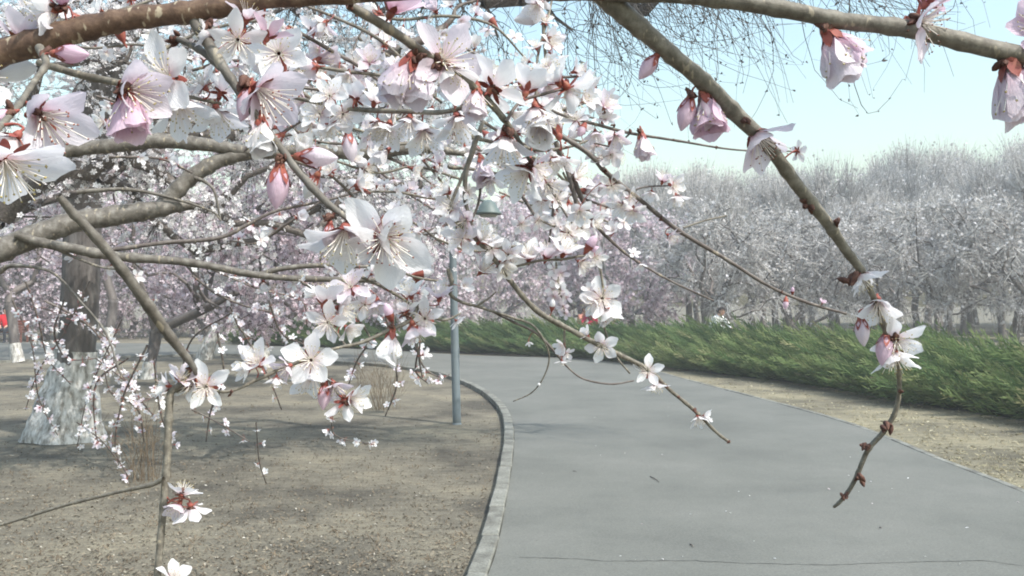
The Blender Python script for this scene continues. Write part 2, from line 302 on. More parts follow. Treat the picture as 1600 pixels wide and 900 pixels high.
# verge beside the hedge
VH = [(2900, 900), (1900, 720), (1750, 690), (1600, 662), (1500, 646), (1400, 630), (1300, 611), (1200, 596), (1120, 587), (1030, 575), (960, 567), (900, 561)]
HF = gline(VH)
sheet('verge', resample(gline(PR[:12]), 0.6), resample(HF, 0.6), 0.025, 'verge', 60, 0.03)
def kerb(name, line, wid, z, step, side):
    e = tag(empty(name), kind='structure'); ln = resample(line, step); meshes = {}
    for a, b in zip(ln[:-1], ln[1:]):
        dv = b - a; L = np.linalg.norm(dv); nv = np.array((-dv[1], dv[0])) / L * side; jt = random.uniform(-0.004, 0.004)
        bm = bmesh.new(); c = (a + b) / 2 + nv * (wid / 2 + 0.003)
        box(bm, (0, 0, 0), (L - 0.007, wid, 0.16)); bmesh.ops.bevel(bm, geom=list(bm.edges), offset=0.008, segments=1, affect='EDGES')
        o = bm_obj('kerb_stone', bm, 'kerb_stone', e); o.location = (c[0], c[1], z - 0.08 + jt); o.rotation_euler = (0, 0, math.atan2(dv[1], dv[0]))
        o.rotation_euler[0] = random.uniform(-0.015, 0.015); o.rotation_euler[2] += random.uniform(-0.012, 0.012)
kl = LL[(LL[:, 1] > 3.2)]
kerb('kerb', kl, 0.108, 0.072, 0.75, 1)
kr = gline(PR[1:12]); kerb('kerb', kr[kr[:, 1] > 4], 0.075, 0.056, 1.0, -1)
# crack across the path and bits lying on it
def ribbon(name, px, wid, parent, m='crack'):
    l = resample(np.array([G(x, y, Z_PATH)[:2] for x, y in px]), 0.03); l = l + rng.normal(0, 0.004, l.shape)
    d = unit(np.gradient(l, axis=0)); nn = np.column_stack([-d[:, 1], d[:, 0]]); w = wid * (0.5 + rng.random(len(l)))[:, None]
    V = np.concatenate([np.column_stack([l + nn * w, np.full(len(l), Z_PATH + 0.003)]), np.column_stack([l - nn * w, np.full(len(l), Z_PATH + 0.003)])])
    k = len(l); ii = np.arange(k - 1); b = Bulk(); b.add(V, np.stack([ii, ii + k, ii + k + 1, ii + 1], -1)); return b.build(name, m, parent, smooth=False)
ribbon('crack', [(812, 871), (900, 873), (950, 877), (1080, 876), (1160, 880), (1290, 883), (1430, 878), (1540, 876), (1610, 886)], 0.004, path)
twig_bits = [((1016, 744), (1030, 753), 0.004), ((1078, 850), (1083, 854), 0.004), ((895, 736), (901, 737), 0.003), ((1374, 824), (1377, 825), 0.004)]
for a, b, r in twig_bits:
    bu = Bulk(); p, q = G(*a, Z_PATH + 0.006), G(*b, Z_PATH + 0.006)
    smooth_tube(bu, np.array([p, (p + q) / 2 + (0.004, 0, 0.003), q]), np.array([r, r, r * 0.6]), 5); 
    o = bu.build('fallen_twig', 'bark_dark'); tag(o, {0: 'small dark twig lying in the middle of the grey path', 1: 'tiny dark twig scrap lying low on the path near the crack', 2: 'short twig scrap on the path not far from the left kerb', 3: 'dark speck of twig on the path under the dangling twig tip'}[twig_bits.index((a, b, r))], 'twig')
# fallen petals, dry leaves
def flat_bits(name, pts, z, size, m, var, parent=None):
    tv = np.array([(-1, 0, 0.0), (0, -0.5, 0.15), (1, 0, 0.05), (0, 0.5, 0.2)]); tf = np.array([(0, 1, 2, 3)]); M = len(pts)
    up = np.column_stack([rng.normal(0, 0.35, M), rng.normal(0, 0.35, M), np.ones(M)]); b = Bulk()
    scatter(b, tv, tf, np.column_stack([pts, np.full(M, z)]), rotmats(up, rng.random(M) * 6.3), size * (0.5 + rng.random(M)), var(M)); return b.build(name, m, parent, smooth=False)
def inside(pts, poly):
    x, y = pts[:, 0], pts[:, 1]; c = np.zeros(len(pts), bool); j = len(poly) - 1
    for i in range(len(poly)):
        xi, yi = poly[i]; xj, yj = poly[j]; m = ((yi > y) != (yj > y)) & (x < (xj - xi) * (y - yi) / (yj - yi + 1e-12) + xi); c ^= m; j = i
    return c
pxs = np.column_stack([rng.uniform(-60, 800, 16000), 560 + 350 * rng.random(16000) ** 0.8]); gp = np.array([G(*p)[:2] for p in pxs])
pathpoly = np.vstack([pathL, pathR[::-1]])
kerbpoly = np.vstack([pathL + np.array([-0.16, -0.02]), pathR[::-1]])
gp = gp[~inside(gp, kerbpoly)]
tag(flat_bits('leaf_litter', gp, 0.006, 0.0105, 'litter', lambda M: rng.random(M) ** 1.3), 'dry leaves and straw bits over the bare soil left of the path', 'leaf litter', kind='stuff')
pv = np.column_stack([rng.uniform(880, 1620, 5000), rng.uniform(565, 800, 5000)]); gv = np.array([G(*p)[:2] for p in pv])
vpoly = np.vstack([gline(PR[:12]), HF[::-1]]); gv = gv[inside(gv, vpoly)]
tag(flat_bits('dry_grass', gv, 0.03, 0.022, 'straw', lambda M: rng.random(M)), 'pale dry grass on the strip between path edge and hedge', 'dry grass', kind='stuff')
pp = np.column_stack([rng.uniform(790, 1600, 45), rng.uniform(610, 900, 45)]); gpp = np.array([G(*p)[:2] for p in pp]); gpp = gpp[inside(gpp, pathpoly)]
tag(flat_bits('fallen_petals', gpp, Z_PATH + 0.004, 0.010, 'blossom_white', lambda M: rng.random(M)), 'scattered pale petals fallen on the grey path', 'petals', kind='stuff')
# standing dry grass on the soil
def grass(name, pts, z0, h, m, per=5):
    M = len(pts) * per; b = Bulk(); base = np.repeat(pts, per, 0) + rng.normal(0, 0.025, (M, 2)); base = np.column_stack([base, np.full(M, z0)])
    d = unit(np.column_stack([rng.normal(0, 0.8, (M, 2)), np.ones(M)])); hh = h * (0.4 + rng.random(M)); s = unit(np.cross(d, rng.normal(0, 1, (M, 3)))) * 0.0022
    mid = base + d * (hh * 0.5)[:, None]; tip = base + d * hh[:, None] + np.column_stack([rng.normal(0, 0.02, (M, 2)), -hh * 0.15])
    V = np.stack([base - s, base + s, mid + s, mid - s, tip], 1).reshape(-1, 3); k = np.arange(M)[:, None] * 5; v = np.repeat(rng.random(M), 5)
    b.add(V, k + np.array([0, 1, 2, 3]), v); b2 = np.concatenate([k + np.array([3, 2, 4])]); b.Ft.append(b2); b.mt.append(np.zeros(M)); return b.build(name, m, smooth=False)
tag(grass('grass_tufts', gp[rng.random(len(gp)) < 0.035], 0.0, 0.04, 'twig_straw', 4), 'thin dry grass blades standing in the soil left of the path', 'grass', kind='stuff')
tag(grass('verge_grass', gv[rng.random(len(gv)) < 0.6], 0.025, 0.045, 'straw', 4), 'thin straw coloured grass blades beside the hedge', 'grass', kind='stuff')

wpx = np.column_stack([rng.uniform(-300, 1900, 5000), rng.uniform(499, 530, 5000)]); wp = np.array([G(*p)[:2] for p in wpx]); wp = wp[~inside(wp, kerbpoly)]
tag(grass('wood_floor_grass', wp, 0.0, 0.16, 'straw', 5), 'dry olive brown undergrowth under the trees beyond the hedge', 'undergrowth', kind='stuff')
# ------------------------------------------------------------------ juniper hedge
HB = [(2900, 900), (1900, 720), (1750, 690), (1600, 662), (1500, 646), (1400, 630), (1300, 611), (1200, 596), (1120, 587), (1030, 575), (960, 567), (850, 558), (730, 552), (640, 549), (500, 544), (368, 540)]
hl = resample(gline(HB), 0.15); hn = unit(np.gradient(hl, axis=0)); hn = np.column_stack([hn[:, 1], -hn[:, 0]])   # pointing away from the path
if hn[len(hn) // 3][1] < 0: hn = -hn
hedge = tag(empty('juniper_hedge', (*hl[len(hl) // 2], 0)), 'long low feathery green juniper hedge curving along the far side of the path', 'hedge')
off = hedge.location
HW, HH = 3.6, 0.85
def hprof(t): return HH * np.sin(np.pi * np.clip(t * 0.82 + 0.10, 0, 1)) ** 0.75 
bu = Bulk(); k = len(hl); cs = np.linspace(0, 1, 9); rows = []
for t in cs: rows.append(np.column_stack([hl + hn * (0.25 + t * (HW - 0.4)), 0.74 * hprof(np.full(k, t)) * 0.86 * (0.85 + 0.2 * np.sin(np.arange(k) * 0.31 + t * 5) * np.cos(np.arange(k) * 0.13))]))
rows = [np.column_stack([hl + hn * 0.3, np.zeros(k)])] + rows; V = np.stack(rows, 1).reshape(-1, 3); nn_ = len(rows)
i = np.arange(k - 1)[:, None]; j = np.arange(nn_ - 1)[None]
bu.add(V, np.stack([i * nn_ + j, i * nn_ + j + 1, (i + 1) * nn_ + j + 1, (i + 1) * nn_ + j], -1).reshape(-1, 4)); tag(bu.build('inner_core', 'juniper_core', hedge, off), kind='stuff')  # solid dark core under the sprays, blocks the view through the hedge
# feathery spray: a stem with side needles
sv, sf, stv = [], [], []
def blade(b, d, l, w, tv):
    b, d = np.array(b, float), np.array(d, float); d /= np.linalg.norm(d); s = np.cross(d, (0.3, 0.9, 0.2)); s = s / np.linalg.norm(s) * w; q = len(sv)
    sv.extend([b - s * 0.6, b + s * 0.6, b + d * l * 0.55 + s, b + d * l * 0.55 - s, b + d * l + s * 0.12, b + d * l - s * 0.12]); sf.extend([(q, q + 1, q + 2, q + 3), (q + 3, q + 2, q + 4, q + 5)]); stv.extend([tv] * 4 + [tv + 0.12] * 2)
blade((0, 0, 0), (0, 0, 1), 1.0, 0.016, 0.0)
for q in range(17):
    t = 0.10 + 0.85 * q / 17; a = q * 2.4; blade((0, 0, t), (cos(a) * 0.50, sin(a) * 0.50, 1), 0.30 * (1.1 - t * 0.65), 0.0135, 0.12 * t)
sv, sf, stv = np.array(sv), np.array(sf), np.array(stv)
M = 10500
ss = rng.random(M) ** 0.9; t_ = rng.random(M) ** 1.35; idx = (ss * (k - 1)).astype(int); lump = 0.78 + 0.22 * np.sin(idx * 0.23 + 3 * t_) * np.sin(idx * 0.071 + 1) + rng.normal(0, 0.07, M)
edge = rng.random(M) < 0.16; t_[edge] = rng.random(edge.sum()) * 0.06
hz = hprof(t_) * lump; hz = hz - 0.22 * rng.random(M); hz = np.where(edge, rng.random(M) * 0.30 + 0.02, hz); hz = np.maximum(hz, 0.03)
pos = np.column_stack([hl[idx] + hn[idx] * (t_ * HW)[:, None] + rng.normal(0, 0.06, (M, 2)), hz])
outw = np.column_stack([-hn[idx] * (np.clip(0.5 - t_, -0.4, 0.5) * 1.7)[:, None], np.full(M, 0.55)])
dr = outw + np.array([-1.15, -0.1, 0.22]) + rng.normal(0, 0.22, (M, 3)); dr[:, 2] = np.maximum(dr[:, 2], 0.12)
bu = Bulk(); patch = 0.5 + 0.5 * np.sin(idx * 0.045 + t_ * 4) * np.sin(idx * 0.019 + 2)
hv = np.clip(0.14 + 0.42 * rng.random(M) + 0.24 * patch + (rng.random(M) < 0.06) * 0.35 + 0.20 * np.clip(1 - ss / 0.42, 0, 1) * rng.random(M), 0, 0.97)
scatter(bu, sv, sf, pos, rotmats(dr, rng.random(M) * 6.3), 0.34 + 0.46 * rng.random(M) ** 1.5, hv, tvar=stv)
tag(bu.build('foliage', 'juniper', hedge, off, smooth=False), kind='stuff')

# ------------------------------------------------------------------ trees
def flower_template():
    V, f = [], []
    for q in range(5):
        a = q * 2 * pi / 5; c, s = cos(a), sin(a); n0 = len(V)
        for x, y, z in ((0.05, 0, 0), (0.62, -0.36, 0.16), (1, 0, 0.30), (0.62, 0.36, 0.16)): V.append((x * c - y * s, x * s + y * c, z))
        f.append((n0, n0 + 1, n0 + 2, n0 + 3))
    return np.array(V, float), np.array(f)
FT = flower_template()
BT = (np.array([(0.35, 0, 0), (-0.2, 0.3, 0), (-0.2, -0.3, 0), (0, 0, 1.0)], float), np.array([(0, 1, 3), (1, 2, 3), (2, 0, 3)]))
def grow(trunk, att, up_pen=0.0, chain=0.35):
    nodes = [np.array(p) for p in trunk]; par = [-1] + list(range(len(trunk) - 1)); plen = [0.0]
    for q in range(1, len(trunk)): plen.append(plen[-1] + np.linalg.norm(nodes[q] - nodes[q - 1]))
    root = nodes[-1]; att = att[np.argsort(np.linalg.norm(att - root, axis=1))]; start = max(0, len(trunk) - 3)
    arr = np.zeros((len(trunk) + len(att) * 2, 3)); arr[:len(trunk)] = trunk; pl = np.zeros(len(arr)); pl[:len(trunk)] = plen; cnt = len(trunk)
    for a in att:
        dv = a - arr[start:cnt]; dist = np.linalg.norm(dv, axis=1); cost = dist + chain * (pl[start:cnt] - plen[start]) + up_pen * np.maximum(0, -dv[:, 2] + 0.2 * dist); b = start + int(np.argmin(cost))
        m = (arr[b] + a) / 2 + rng.normal(0, 0.06, 3) * dist[b - start]; m[2] += 0.04 * dist[b - start]
        arr[cnt] = m; par.append(b); pl[cnt] = pl[b] + dist[b - start] / 2; arr[cnt + 1] = a; par.append(cnt); pl[cnt + 1] = pl[b] + dist[b - start]; cnt += 2
    arr = arr[:cnt]; w = np.ones(cnt); par = np.array(par)
    for q in range(cnt - 1, 0, -1):
        if par[q] >= 0: w[par[q]] += w[q]
    return arr, par, w
def blob(n, c, r, shell=0.45):
    v = unit(rng.normal(0, 1, (n, 3))) * (shell + (1 - shell) * rng.random((n, 1)) ** 0.5); return np.asarray(c) + v * np.asarray(r)
def make_tree(name, label, cat, base, trunk, r0, blobs, natt, ntw, tw_len, tw_dir, nbl, bl_size, mats, group=None, wash=None, rtip=0.006, up_pen=0.3, twr=0.003, tpl=None, chain=0.35, spread=0.6, bl_jit=0.03, flare=1.35, curl=0.0):
    base = np.asarray(base, float); root = tag(empty(name, base), label, cat, group); trunk = np.asarray(trunk, float)
    tot = sum(b[2] for b in blobs); att = np.concatenate([blob(max(3, int(natt * b[2] / tot)), b[0], b[1]) for b in blobs]); att = att[att[:, 2] > 0.25]
    arr, par, w = grow(trunk, att, up_pen, chain); nt_ = len(trunk); rad = np.maximum(rtip, r0 * (w / w[0]) ** 0.48)
    bt = Bulk(); tr = np.maximum(rad[:nt_], r0 * np.linspace(1, 0.62, nt_)); tr[0] = r0 * flare
    smooth_tube(bt, trunk, tr, 16, 8, 0.012); tk = bt.build('trunk', mats[0], root, base)
    if wash:
        bw = Bulk(); cut = catmull(np.column_stack([trunk, tr]), 12); cut = cut[cut[:, 2] <= base[2] + wash]
        if len(cut) > 2: smooth_tube(bw, cut[:, :3], cut[:, 3] * 1.05 + 0.006, 40, 4, 0.0, cap=False); bw.build('whitewash', 'whitewash', tk, base)
    e = np.arange(nt_, len(arr)); p0, p1 = arr[par[e]], arr[e]; r0_, r1_ = np.minimum(rad[par[e]], rad[e] * 1.5), rad[e]
    bl = Bulk(); mid = (p0 + p1) / 2; V, f = tubes(np.stack([p0, mid, p1], 1), np.stack([r0_, (r0_ + r1_) / 2, r1_], 1), 5); bl.add(V, f, np.repeat(rng.random(len(e)), 15))
    lm = bl.build('limbs', mats[1], root, base); lm['kind'] = 'stuff'
    leafw = 1 / w[e] ** 0.7; leafw /= leafw.sum(); src = rng.choice(e, ntw, p=leafw); tt = rng.random((ntw, 1)); st = arr[par[src]] * (1 - tt) + arr[src] * tt
    cen = att.mean(0); outd = unit(st - cen); dr = unit(outd * 0.5 + np.asarray(tw_dir[0]) + rng.normal(0, spread, (ntw, 3))); L = tw_len * (0.45 + rng.random((ntw, 1)))
    b_ = np.asarray(tw_dir[1]); cv = rng.normal(0, 1, (ntw, 3)) * curl * L; q1 = st + dr * L * 0.5 + b_ * L * 0.12 + cv; q2 = st + dr * L + b_ * L * 0.5 - cv * 0.2
    bt = Bulk(); rr = twr * (0.6 + 0.8 * rng.random(ntw)); us = np.linspace(0, 1, 9 if curl else 3)[None, :, None]; cvp = st[:, None] * (1 - us) ** 2 + 2 * us * (1 - us) * (2 * q1 - (st + q2) / 2)[:, None] + us * us * q2[:, None]
    if curl: cvp = cvp + rng.normal(0, 0.010, cvp.shape) * (us > 0.1) * L[:, None]
    V, f = tubes(cvp, rr[:, None] * np.linspace(1, 0.35, us.shape[1])[None], 3); bt.add(V, f, np.repeat(rng.random(ntw), 3 * us.shape[1]))
    tw = bt.build('twigs', mats[2], root, base, smooth=False); tw['kind'] = 'stuff'
    if nbl:
        q = rng.integers(0, ntw, nbl); u = rng.random((nbl, 1)) ** 0.8; pos = (st[q] * (1 - u) ** 2 + 2 * u * (1 - u) * (2 * q1 - (st + q2) / 2)[q] + u * u * q2[q]) if not curl else cvp[q, np.minimum((u[:, 0] * 9).astype(int), 8)] + rng.normal(0, bl_jit, (nbl, 3))
        bb = Bulk(); T = tpl or FT; cl = rng.random(ntw)[q]
        scatter(bb, T[0], T[1], pos, rotmats(unit(rng.normal(0, 1, (nbl, 3)) + np.array((0, -0.3, 0))), rng.random(nbl) * 6.3), bl_size * (0.55 + 0.8 * rng.random(nbl)), np.clip(0.35 * cl + 0.75 * rng.random(nbl), 0, 1))
        fo = bb.build('blossoms' if T is FT else 'buds', mats[3], root, base, smooth=False); fo['kind'] = 'stuff'
    return root
def copy_tree(src, loc, rz, sc, label=None):
    r = src.copy(); COL.objects.link(r); r.location = loc; r.rotation_euler = (0, 0, rz); r.scale = (sc, sc, sc)
    if label: r['label'] = label
    for ch in src.children:
        c = ch.copy(); COL.objects.link(c); c.parent = r
        for gch in ch.children: d = gch.copy(); COL.objects.link(d); d.parent = c
    return r
DK = ('bark_trunk', 'bark_dark', 'twig_dark', 'blossom_lilac')
# big whitewashed tree at the left with drooping bare twigs overhead
b0 = G(108, 688); d0 = b0[1]
T1 = [b0, P(112, 620, d0), P(120, 540, d0), P(126, 450, d0), P(130, 330, d0), P(140, 200, d0 - 0.3), P(180, 60, d0 - 0.6), P(260, -60, d0 - 0.9)]
make_tree('large_tree', 'large dark trunked tree with a broad whitewashed base at the left', 'tree', b0, T1, 0.195,
          [(P(420, -60, 8.6), (2.4, 1.2, 0.9), 3), (P(760, -90, 8.4), (2.4, 1.0, 1.0), 4), (P(1120, -95, 8.2), (1.6, 0.8, 0.75), 4)], 130, 1350, 0.85, ((0.15, -0.05, -0.75), (0.05, 0, -0.35)), 3200, 0.030,
          ('bark_trunk', 'bark_dark', 'twig_overhead', 'bud_dark'), wash=1.02, rtip=0.008, twr=0.0042, tpl=BT, spread=0.62, up_pen=0, bl_jit=0.008, flare=1.0, curl=0.24)
for o in list(COL.objects):
    if o.name == 'whitewash': WASH = o
# reshape the flare of the whitewashed base
me = WASH.data
for v in me.vertices:
    z = v.co.z; c = max(0.0, 1 - z / 0.95); kf = 1 + 0.95 * c ** 1.2 + 0.20 * c * math.cos(math.atan2(v.co.y, v.co.x) * 5 + 0.6)
    ctr = (Vector(T1[1]) - Vector(b0)) * (z / 0.5); v.co.x = ctr.x * 0.8 + (v.co.x - ctr.x * 0.8) * kf * 1.05 - 0.05 * c; v.co.y = ctr.y + (v.co.y - ctr.y) * kf * 0.9
    from mathutils import noise as _n
    nz = _n.noise(v.co * 5) * 0.028 + _n.noise(v.co * 14) * 0.012; dd_ = Vector((v.co.x - ctr.x, v.co.y - ctr.y, 0)); dd_.normalize(); v.co += dd_ * nz
def blossom_tree(px, py, label, cblobs, r0, n=(120, 1500, 7000), lean=0, h=1.2, wash=0.6, size=0.035, mats=DK, fork=0.0, tw=0.4, gname='blossoming trees among the soil and behind the hedge', cat='tree', name='blossom_tree', twr=0.004):
    b = G(px, py); d = b[1]
    t = [b, b + (lean * 0.3, 0, h * 0.35), b + (lean * 0.7, 0.1, h * 0.7), b + (lean, 0.1, h)]
    return make_tree(name, label, cat, b, t, r0, [(P(cx, cy, d + dz), (rx * d / F, ry, rz_ * d / F), wgt) for cx, cy, dz, rx, ry, rz_, wgt in cblobs], n[0], n[1], tw, ((0, -0.1, -0.1), (0, 0, -0.25)), n[2], size, mats, gname, wash, twr=twr, bl_jit=0.035)
blossom_tree(232, 592, 'forked blossom tree with dark spreading limbs just right of the broad whitewashed trunk', [(300, 300, -2.0, 200, 2.0, 140, 5), (520, 370, -1.5, 140, 1.5, 110, 3), (130, 300, -1, 130, 1.5, 130, 2), (420, 470, -1, 100, 1.2, 40, 1.2)], 0.115, (190, 3200, 17000), 0.1, 0.95, 0.35, 0.042)
blossom_tree(318, 562, 'blossom tree leaning to the right with a pale whitewashed trunk', [(420, 350, -0.5, 170, 2.0, 130, 4), (330, 430, 0, 120, 1.5, 60, 2)], 0.16, (120, 1800, 9500), 0.7, 1.5, 0.95, 0.045)
blossom_tree(413, 574, 'slim blossom tree with a straight thin trunk whitewashed at the foot', [(560, 380, 1.0, 150, 2.0, 110, 4), (450, 330, 1, 120, 1.6, 90, 2)], 0.10, (110, 1700, 9000), 0.05, 1.4, 0.5, 0.045)
blossom_tree(168, 556, 'thin blossom tree with whitewashed foot between the broad trunk and the forked tree', [(120, 300, 2, 180, 2.2, 150, 3)], 0.14, (110, 1600, 7500), 0.1, 1.6, 0.8, 0.045)
blossom_tree(28, 566, 'blossom tree at the far left in front of the bench', [(20, 340, 1, 150, 2, 130, 3)], 0.12, (100, 1300, 5500), -0.3, 1.5, 0.5, 0.045)
# near tree whose trunk stands left of the view; its blossoming crown fills the upper left
nb = G(-420, 800); nd = nb[1]
make_tree('blossom_tree', 'nearest blossoming tree, its dense crown of small pale blossoms behind the grey boughs', 'tree', nb, [nb, nb + (0.1, 0.1, 0.6), nb + (0.3, 0.3, 1.2), nb + (0.6, 0.5, 1.6)], 0.13,
          [(P(150, 130, 7.5), (1.5, 1.0, 0.95), 4), (P(420, 110, 8.0), (1.3, 1.0, 0.85), 4), (P(640, 160, 8.5), (0.75, 0.8, 0.6), 2.2), (P(350, 300, 8.0), (1.6, 1.0, 0.6), 3), (P(600, 330, 8.6), (0.7, 0.8, 0.5), 1.6)], 230, 3400, 0.45, ((0, -0.1, -0.1), (0, 0, -0.25)), 22000, 0.024, ('bark_trunk', 'bark_dark', 'twig_dark', 'blossom_white'), 'blossoming trees among the soil and behind the hedge', None, rtip=0.004, twr=0.003, bl_jit=0.03)
# trees behind the hedge, pinkish lilac
for (px, d, lab, top, wd) in ((645, 31, 'lilac blossom tree behind the hedge just left of the lamp post', 290, 110), (760, 33, 'lilac blossom tree behind the hedge to the right of the lamp post', 300, 110),
                              (880, 34, 'lilac blossom tree behind the hedge above the person in crimson', 300, 105), (985, 32, 'lilac blossom tree behind the hedge, last of its kind before the silvery wood', 325, 95), (540, 32, 'lilac blossom tree behind the hedge, seen between the slim trunk and the lamp post', 285, 110)):
    gy = 475 + CAMZ * F / d
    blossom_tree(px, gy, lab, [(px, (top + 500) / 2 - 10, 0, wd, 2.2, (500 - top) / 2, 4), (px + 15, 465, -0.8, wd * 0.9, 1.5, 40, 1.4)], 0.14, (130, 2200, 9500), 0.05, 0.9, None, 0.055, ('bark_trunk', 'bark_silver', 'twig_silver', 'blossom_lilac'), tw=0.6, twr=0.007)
for (px, d, lab) in ((70, 37, 'pale blossom tree beyond the far path just right of the park bench'), (205, 39, 'pale blossom tree beyond the far path behind the broad whitewashed trunk'), (318, 41, 'pale blossom tree beyond the far path behind the leaning whitewashed tree'), (-30, 36, 'pale blossom tree beyond the far path behind the park bench')):
    gy = 475 + CAMZ * F / d
    blossom_tree(px, gy, lab, [(px, 400, 0, 110, 2.2, 85, 4), (px + 20, 478, -0.5, 95, 1.5, 28, 1.6)], 0.14, (140, 3200, 8000), 0.1, 0.8, None, 0.055, ('bark_trunk', 'bark_dark', 'twig_dark', 'blossom_lilac'), tw=0.8, twr=0.008)
# silvery sprawling trees in the front of the wood
SV = ('bark_trunk', 'bark_dark', 'twig_silver', 'bud_silver')
for (px, d, lab, top, wd, ln) in ((1125, 29, 'silvery twigged tree with two dark stems behind the person in white', 335, 110, 0.1), (1245, 31, 'silvery twigged tree with several thin stems behind the middle of the hedge', 345, 100, -0.2),
                                 (1345, 33, 'silvery twigged tree behind the hedge and behind the thick hanging branch', 340, 100, 0.2), (1465, 29, 'sprawling silvery tree whose low boughs droop to the hedge near the right edge', 330, 120, 0.4), (1585, 28, 'pale silvery tree with low boughs at the right edge above the hedge', 320, 120, 0.1)):
    gy = 475 + CAMZ * F / d
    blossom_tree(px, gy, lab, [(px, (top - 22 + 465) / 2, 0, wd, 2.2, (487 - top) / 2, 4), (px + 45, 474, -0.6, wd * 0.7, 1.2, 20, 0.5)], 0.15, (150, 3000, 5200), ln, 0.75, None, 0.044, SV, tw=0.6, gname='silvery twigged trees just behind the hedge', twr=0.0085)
# upright silvery wood: three prototypes and their copies
protos = []
for q in range(3):
    h = 6.6 + 0.7 * q; b = np.array((0, 0, 0.)); t = [b, b + (0.05, 0, 0.5), b + (0.1, 0.05, 1.0), b + (0.08, 0, 1.5)]
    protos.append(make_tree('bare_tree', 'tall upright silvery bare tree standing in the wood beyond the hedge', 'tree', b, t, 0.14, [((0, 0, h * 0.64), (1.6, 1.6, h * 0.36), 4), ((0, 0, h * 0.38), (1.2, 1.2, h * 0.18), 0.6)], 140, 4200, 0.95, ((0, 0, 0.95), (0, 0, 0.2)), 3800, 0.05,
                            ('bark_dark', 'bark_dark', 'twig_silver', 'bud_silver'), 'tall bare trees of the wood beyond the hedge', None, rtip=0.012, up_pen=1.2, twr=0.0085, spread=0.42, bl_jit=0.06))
spots = []
for row, (d, n_, x0, x1) in enumerate(((36, 9, 1010, 1760), (41, 11, 930, 1760), (47, 13, 860, 1760), (54, 14, 780, 1780), (62, 15, 700, 1800))):
    for q in range(n_):
        px = x0 + (x1 - x0) * (q + random.uniform(0.2, 0.8)) / n_; dd = d + random.uniform(-2, 2); f_ = np.interp(px, [700, 1000, 1250, 1450, 1650], [0.95, 0.98, 0.98, 1.03, 1.16])
        ytop = np.interp(px, [700, 900, 1050, 1250, 1330, 1400, 1500, 1600], [298, 282, 264, 262, 250, 236, 226, 210]) + random.choice((0, 8, 18, 34, 52, 70)) * random.uniform(0.7, 1.1)
        spots.append(((px - 800) / F * dd, dd, (CAMZ + (475 - ytop) / F * dd)))
for px, d in [(random.uniform(-150, 700), random.uniform(38, 64)) for _ in range(30)]:
    spots.append(((px - 800) / F * d, d, CAMZ + (475 - random.uniform(290, 350)) / F * d))
for q, (x, y, hh) in enumerate(spots):
    src = protos[q % 3]; sc = hh / (7.1 + 0.7 * (q % 3))
    if q < 3: src.location = (x, y, 0); src.scale = (sc,) * 3
    else: copy_tree(src, (x, y, 0), random.uniform(0, 6.3), sc)

# dry shrubs
def shrub(px, py, hpx, wpx, n, lab):
    b = G(px, py); d = b[1]; root = tag(empty('dry_shrub', b), lab, 'shrub'); M = n; h = hpx * d / F; wd = wpx * d / F
    st = b + np.column_stack([rng.normal(0, wd * 0.16, (M, 2)), np.zeros(M)]); tip = st + np.column_stack([rng.normal(0, wd * 0.28, (M, 2)), h * (0.45 + 0.55 * rng.random(M))]); md = (st + tip) / 2 + np.column_stack([(tip - st)[:, :2] * -0.12, np.zeros(M)])
    rr = 0.0021 * (0.6 + rng.random(M)); bu = Bulk(); V, f = tubes(np.stack([st, md, tip], 1), np.stack([rr, rr * 0.8, rr * 0.4], 1), 4); bu.add(V, f, np.repeat(rng.random(M), 12))
    tag(bu.build('stems', 'twig_straw', root, b, smooth=False), kind='stuff')
    K = M * 3; q = rng.integers(0, M, K); u = (0.3 + 0.6 * rng.random((K, 1))); s2 = st[q] * (1 - u) + tip[q] * u; t2 = s2 + np.column_stack([rng.normal(0, 0.07, (K, 2)), 0.05 + 0.1 * rng.random(K)]) * h / 0.7
    bu = Bulk(); V, f = tubes(np.stack([s2, (s2 + t2) / 2, t2], 1), np.tile([0.0016, 0.0013, 0.0008], (K, 1)), 3); bu.add(V, f, np.repeat(rng.random(K), 9)); tag(bu.build('twigs', 'twig_straw', root, b, smooth=False), kind='stuff')
shrub(226, 752, 140, 95, 46, 'brown leafless shrub of upright stems near the broad whitewashed trunk')
shrub(596, 640, 100, 85, 60, 'brown leafless shrub on the soil left of the lamp post')

# ------------------------------------------------------------------ lamp post
lb = G(714, 663); ld = lb[1]; lamp = tag(empty('lamp_post', lb), 'blue grey lamp post with a dark capped head standing beside the path kerb', 'lamp post')
def lw(px): return px * ld / F
bu = Bulk(); top = P(705, 316, ld); smooth_tube(bu, np.array([lb + (0, 0, -0.02), P(711, 550, ld), P(708, 420, ld), top]), np.array([lw(6.6), lw(6.3), lw(5.8), lw(5.2)]), 20, 6, 0); bu.build('pole', 'pole_paint', lamp, lb)
bu = Bulk(); lathe(bu, [(lw(7.2), 0.0), (lw(7.2), 0.012), (lw(6.5), 0.02)], 20, lb); bu.build('base_plate', 'pole_paint', lamp, lb)
bu = Bulk(); smooth_tube(bu, np.array([top - (0, 0, 0.03), top + (0.05, 0, 0.05), P(735, 308, ld), P(762, 316, ld)]), np.array([0.02, 0.02, 0.018, 0.018]), 10); bu.build('arm', 'lamp_green', lamp, lb)
hc = P(763, 336, ld); s_ = lw(1)
bu = Bulk(); lathe(bu, [(0.001, 24 * s_), (5 * s_, 23 * s_), (11 * s_, 19 * s_), (15 * s_, 12 * s_), (20 * s_, 4 * s_), (21 * s_, 2 * s_), (20 * s_, 1 * s_), (14 * s_, 1 * s_), (0.001, 1 * s_)], 24, hc); hd = bu.build('lamp_head', 'lamp_green', lamp, lb)
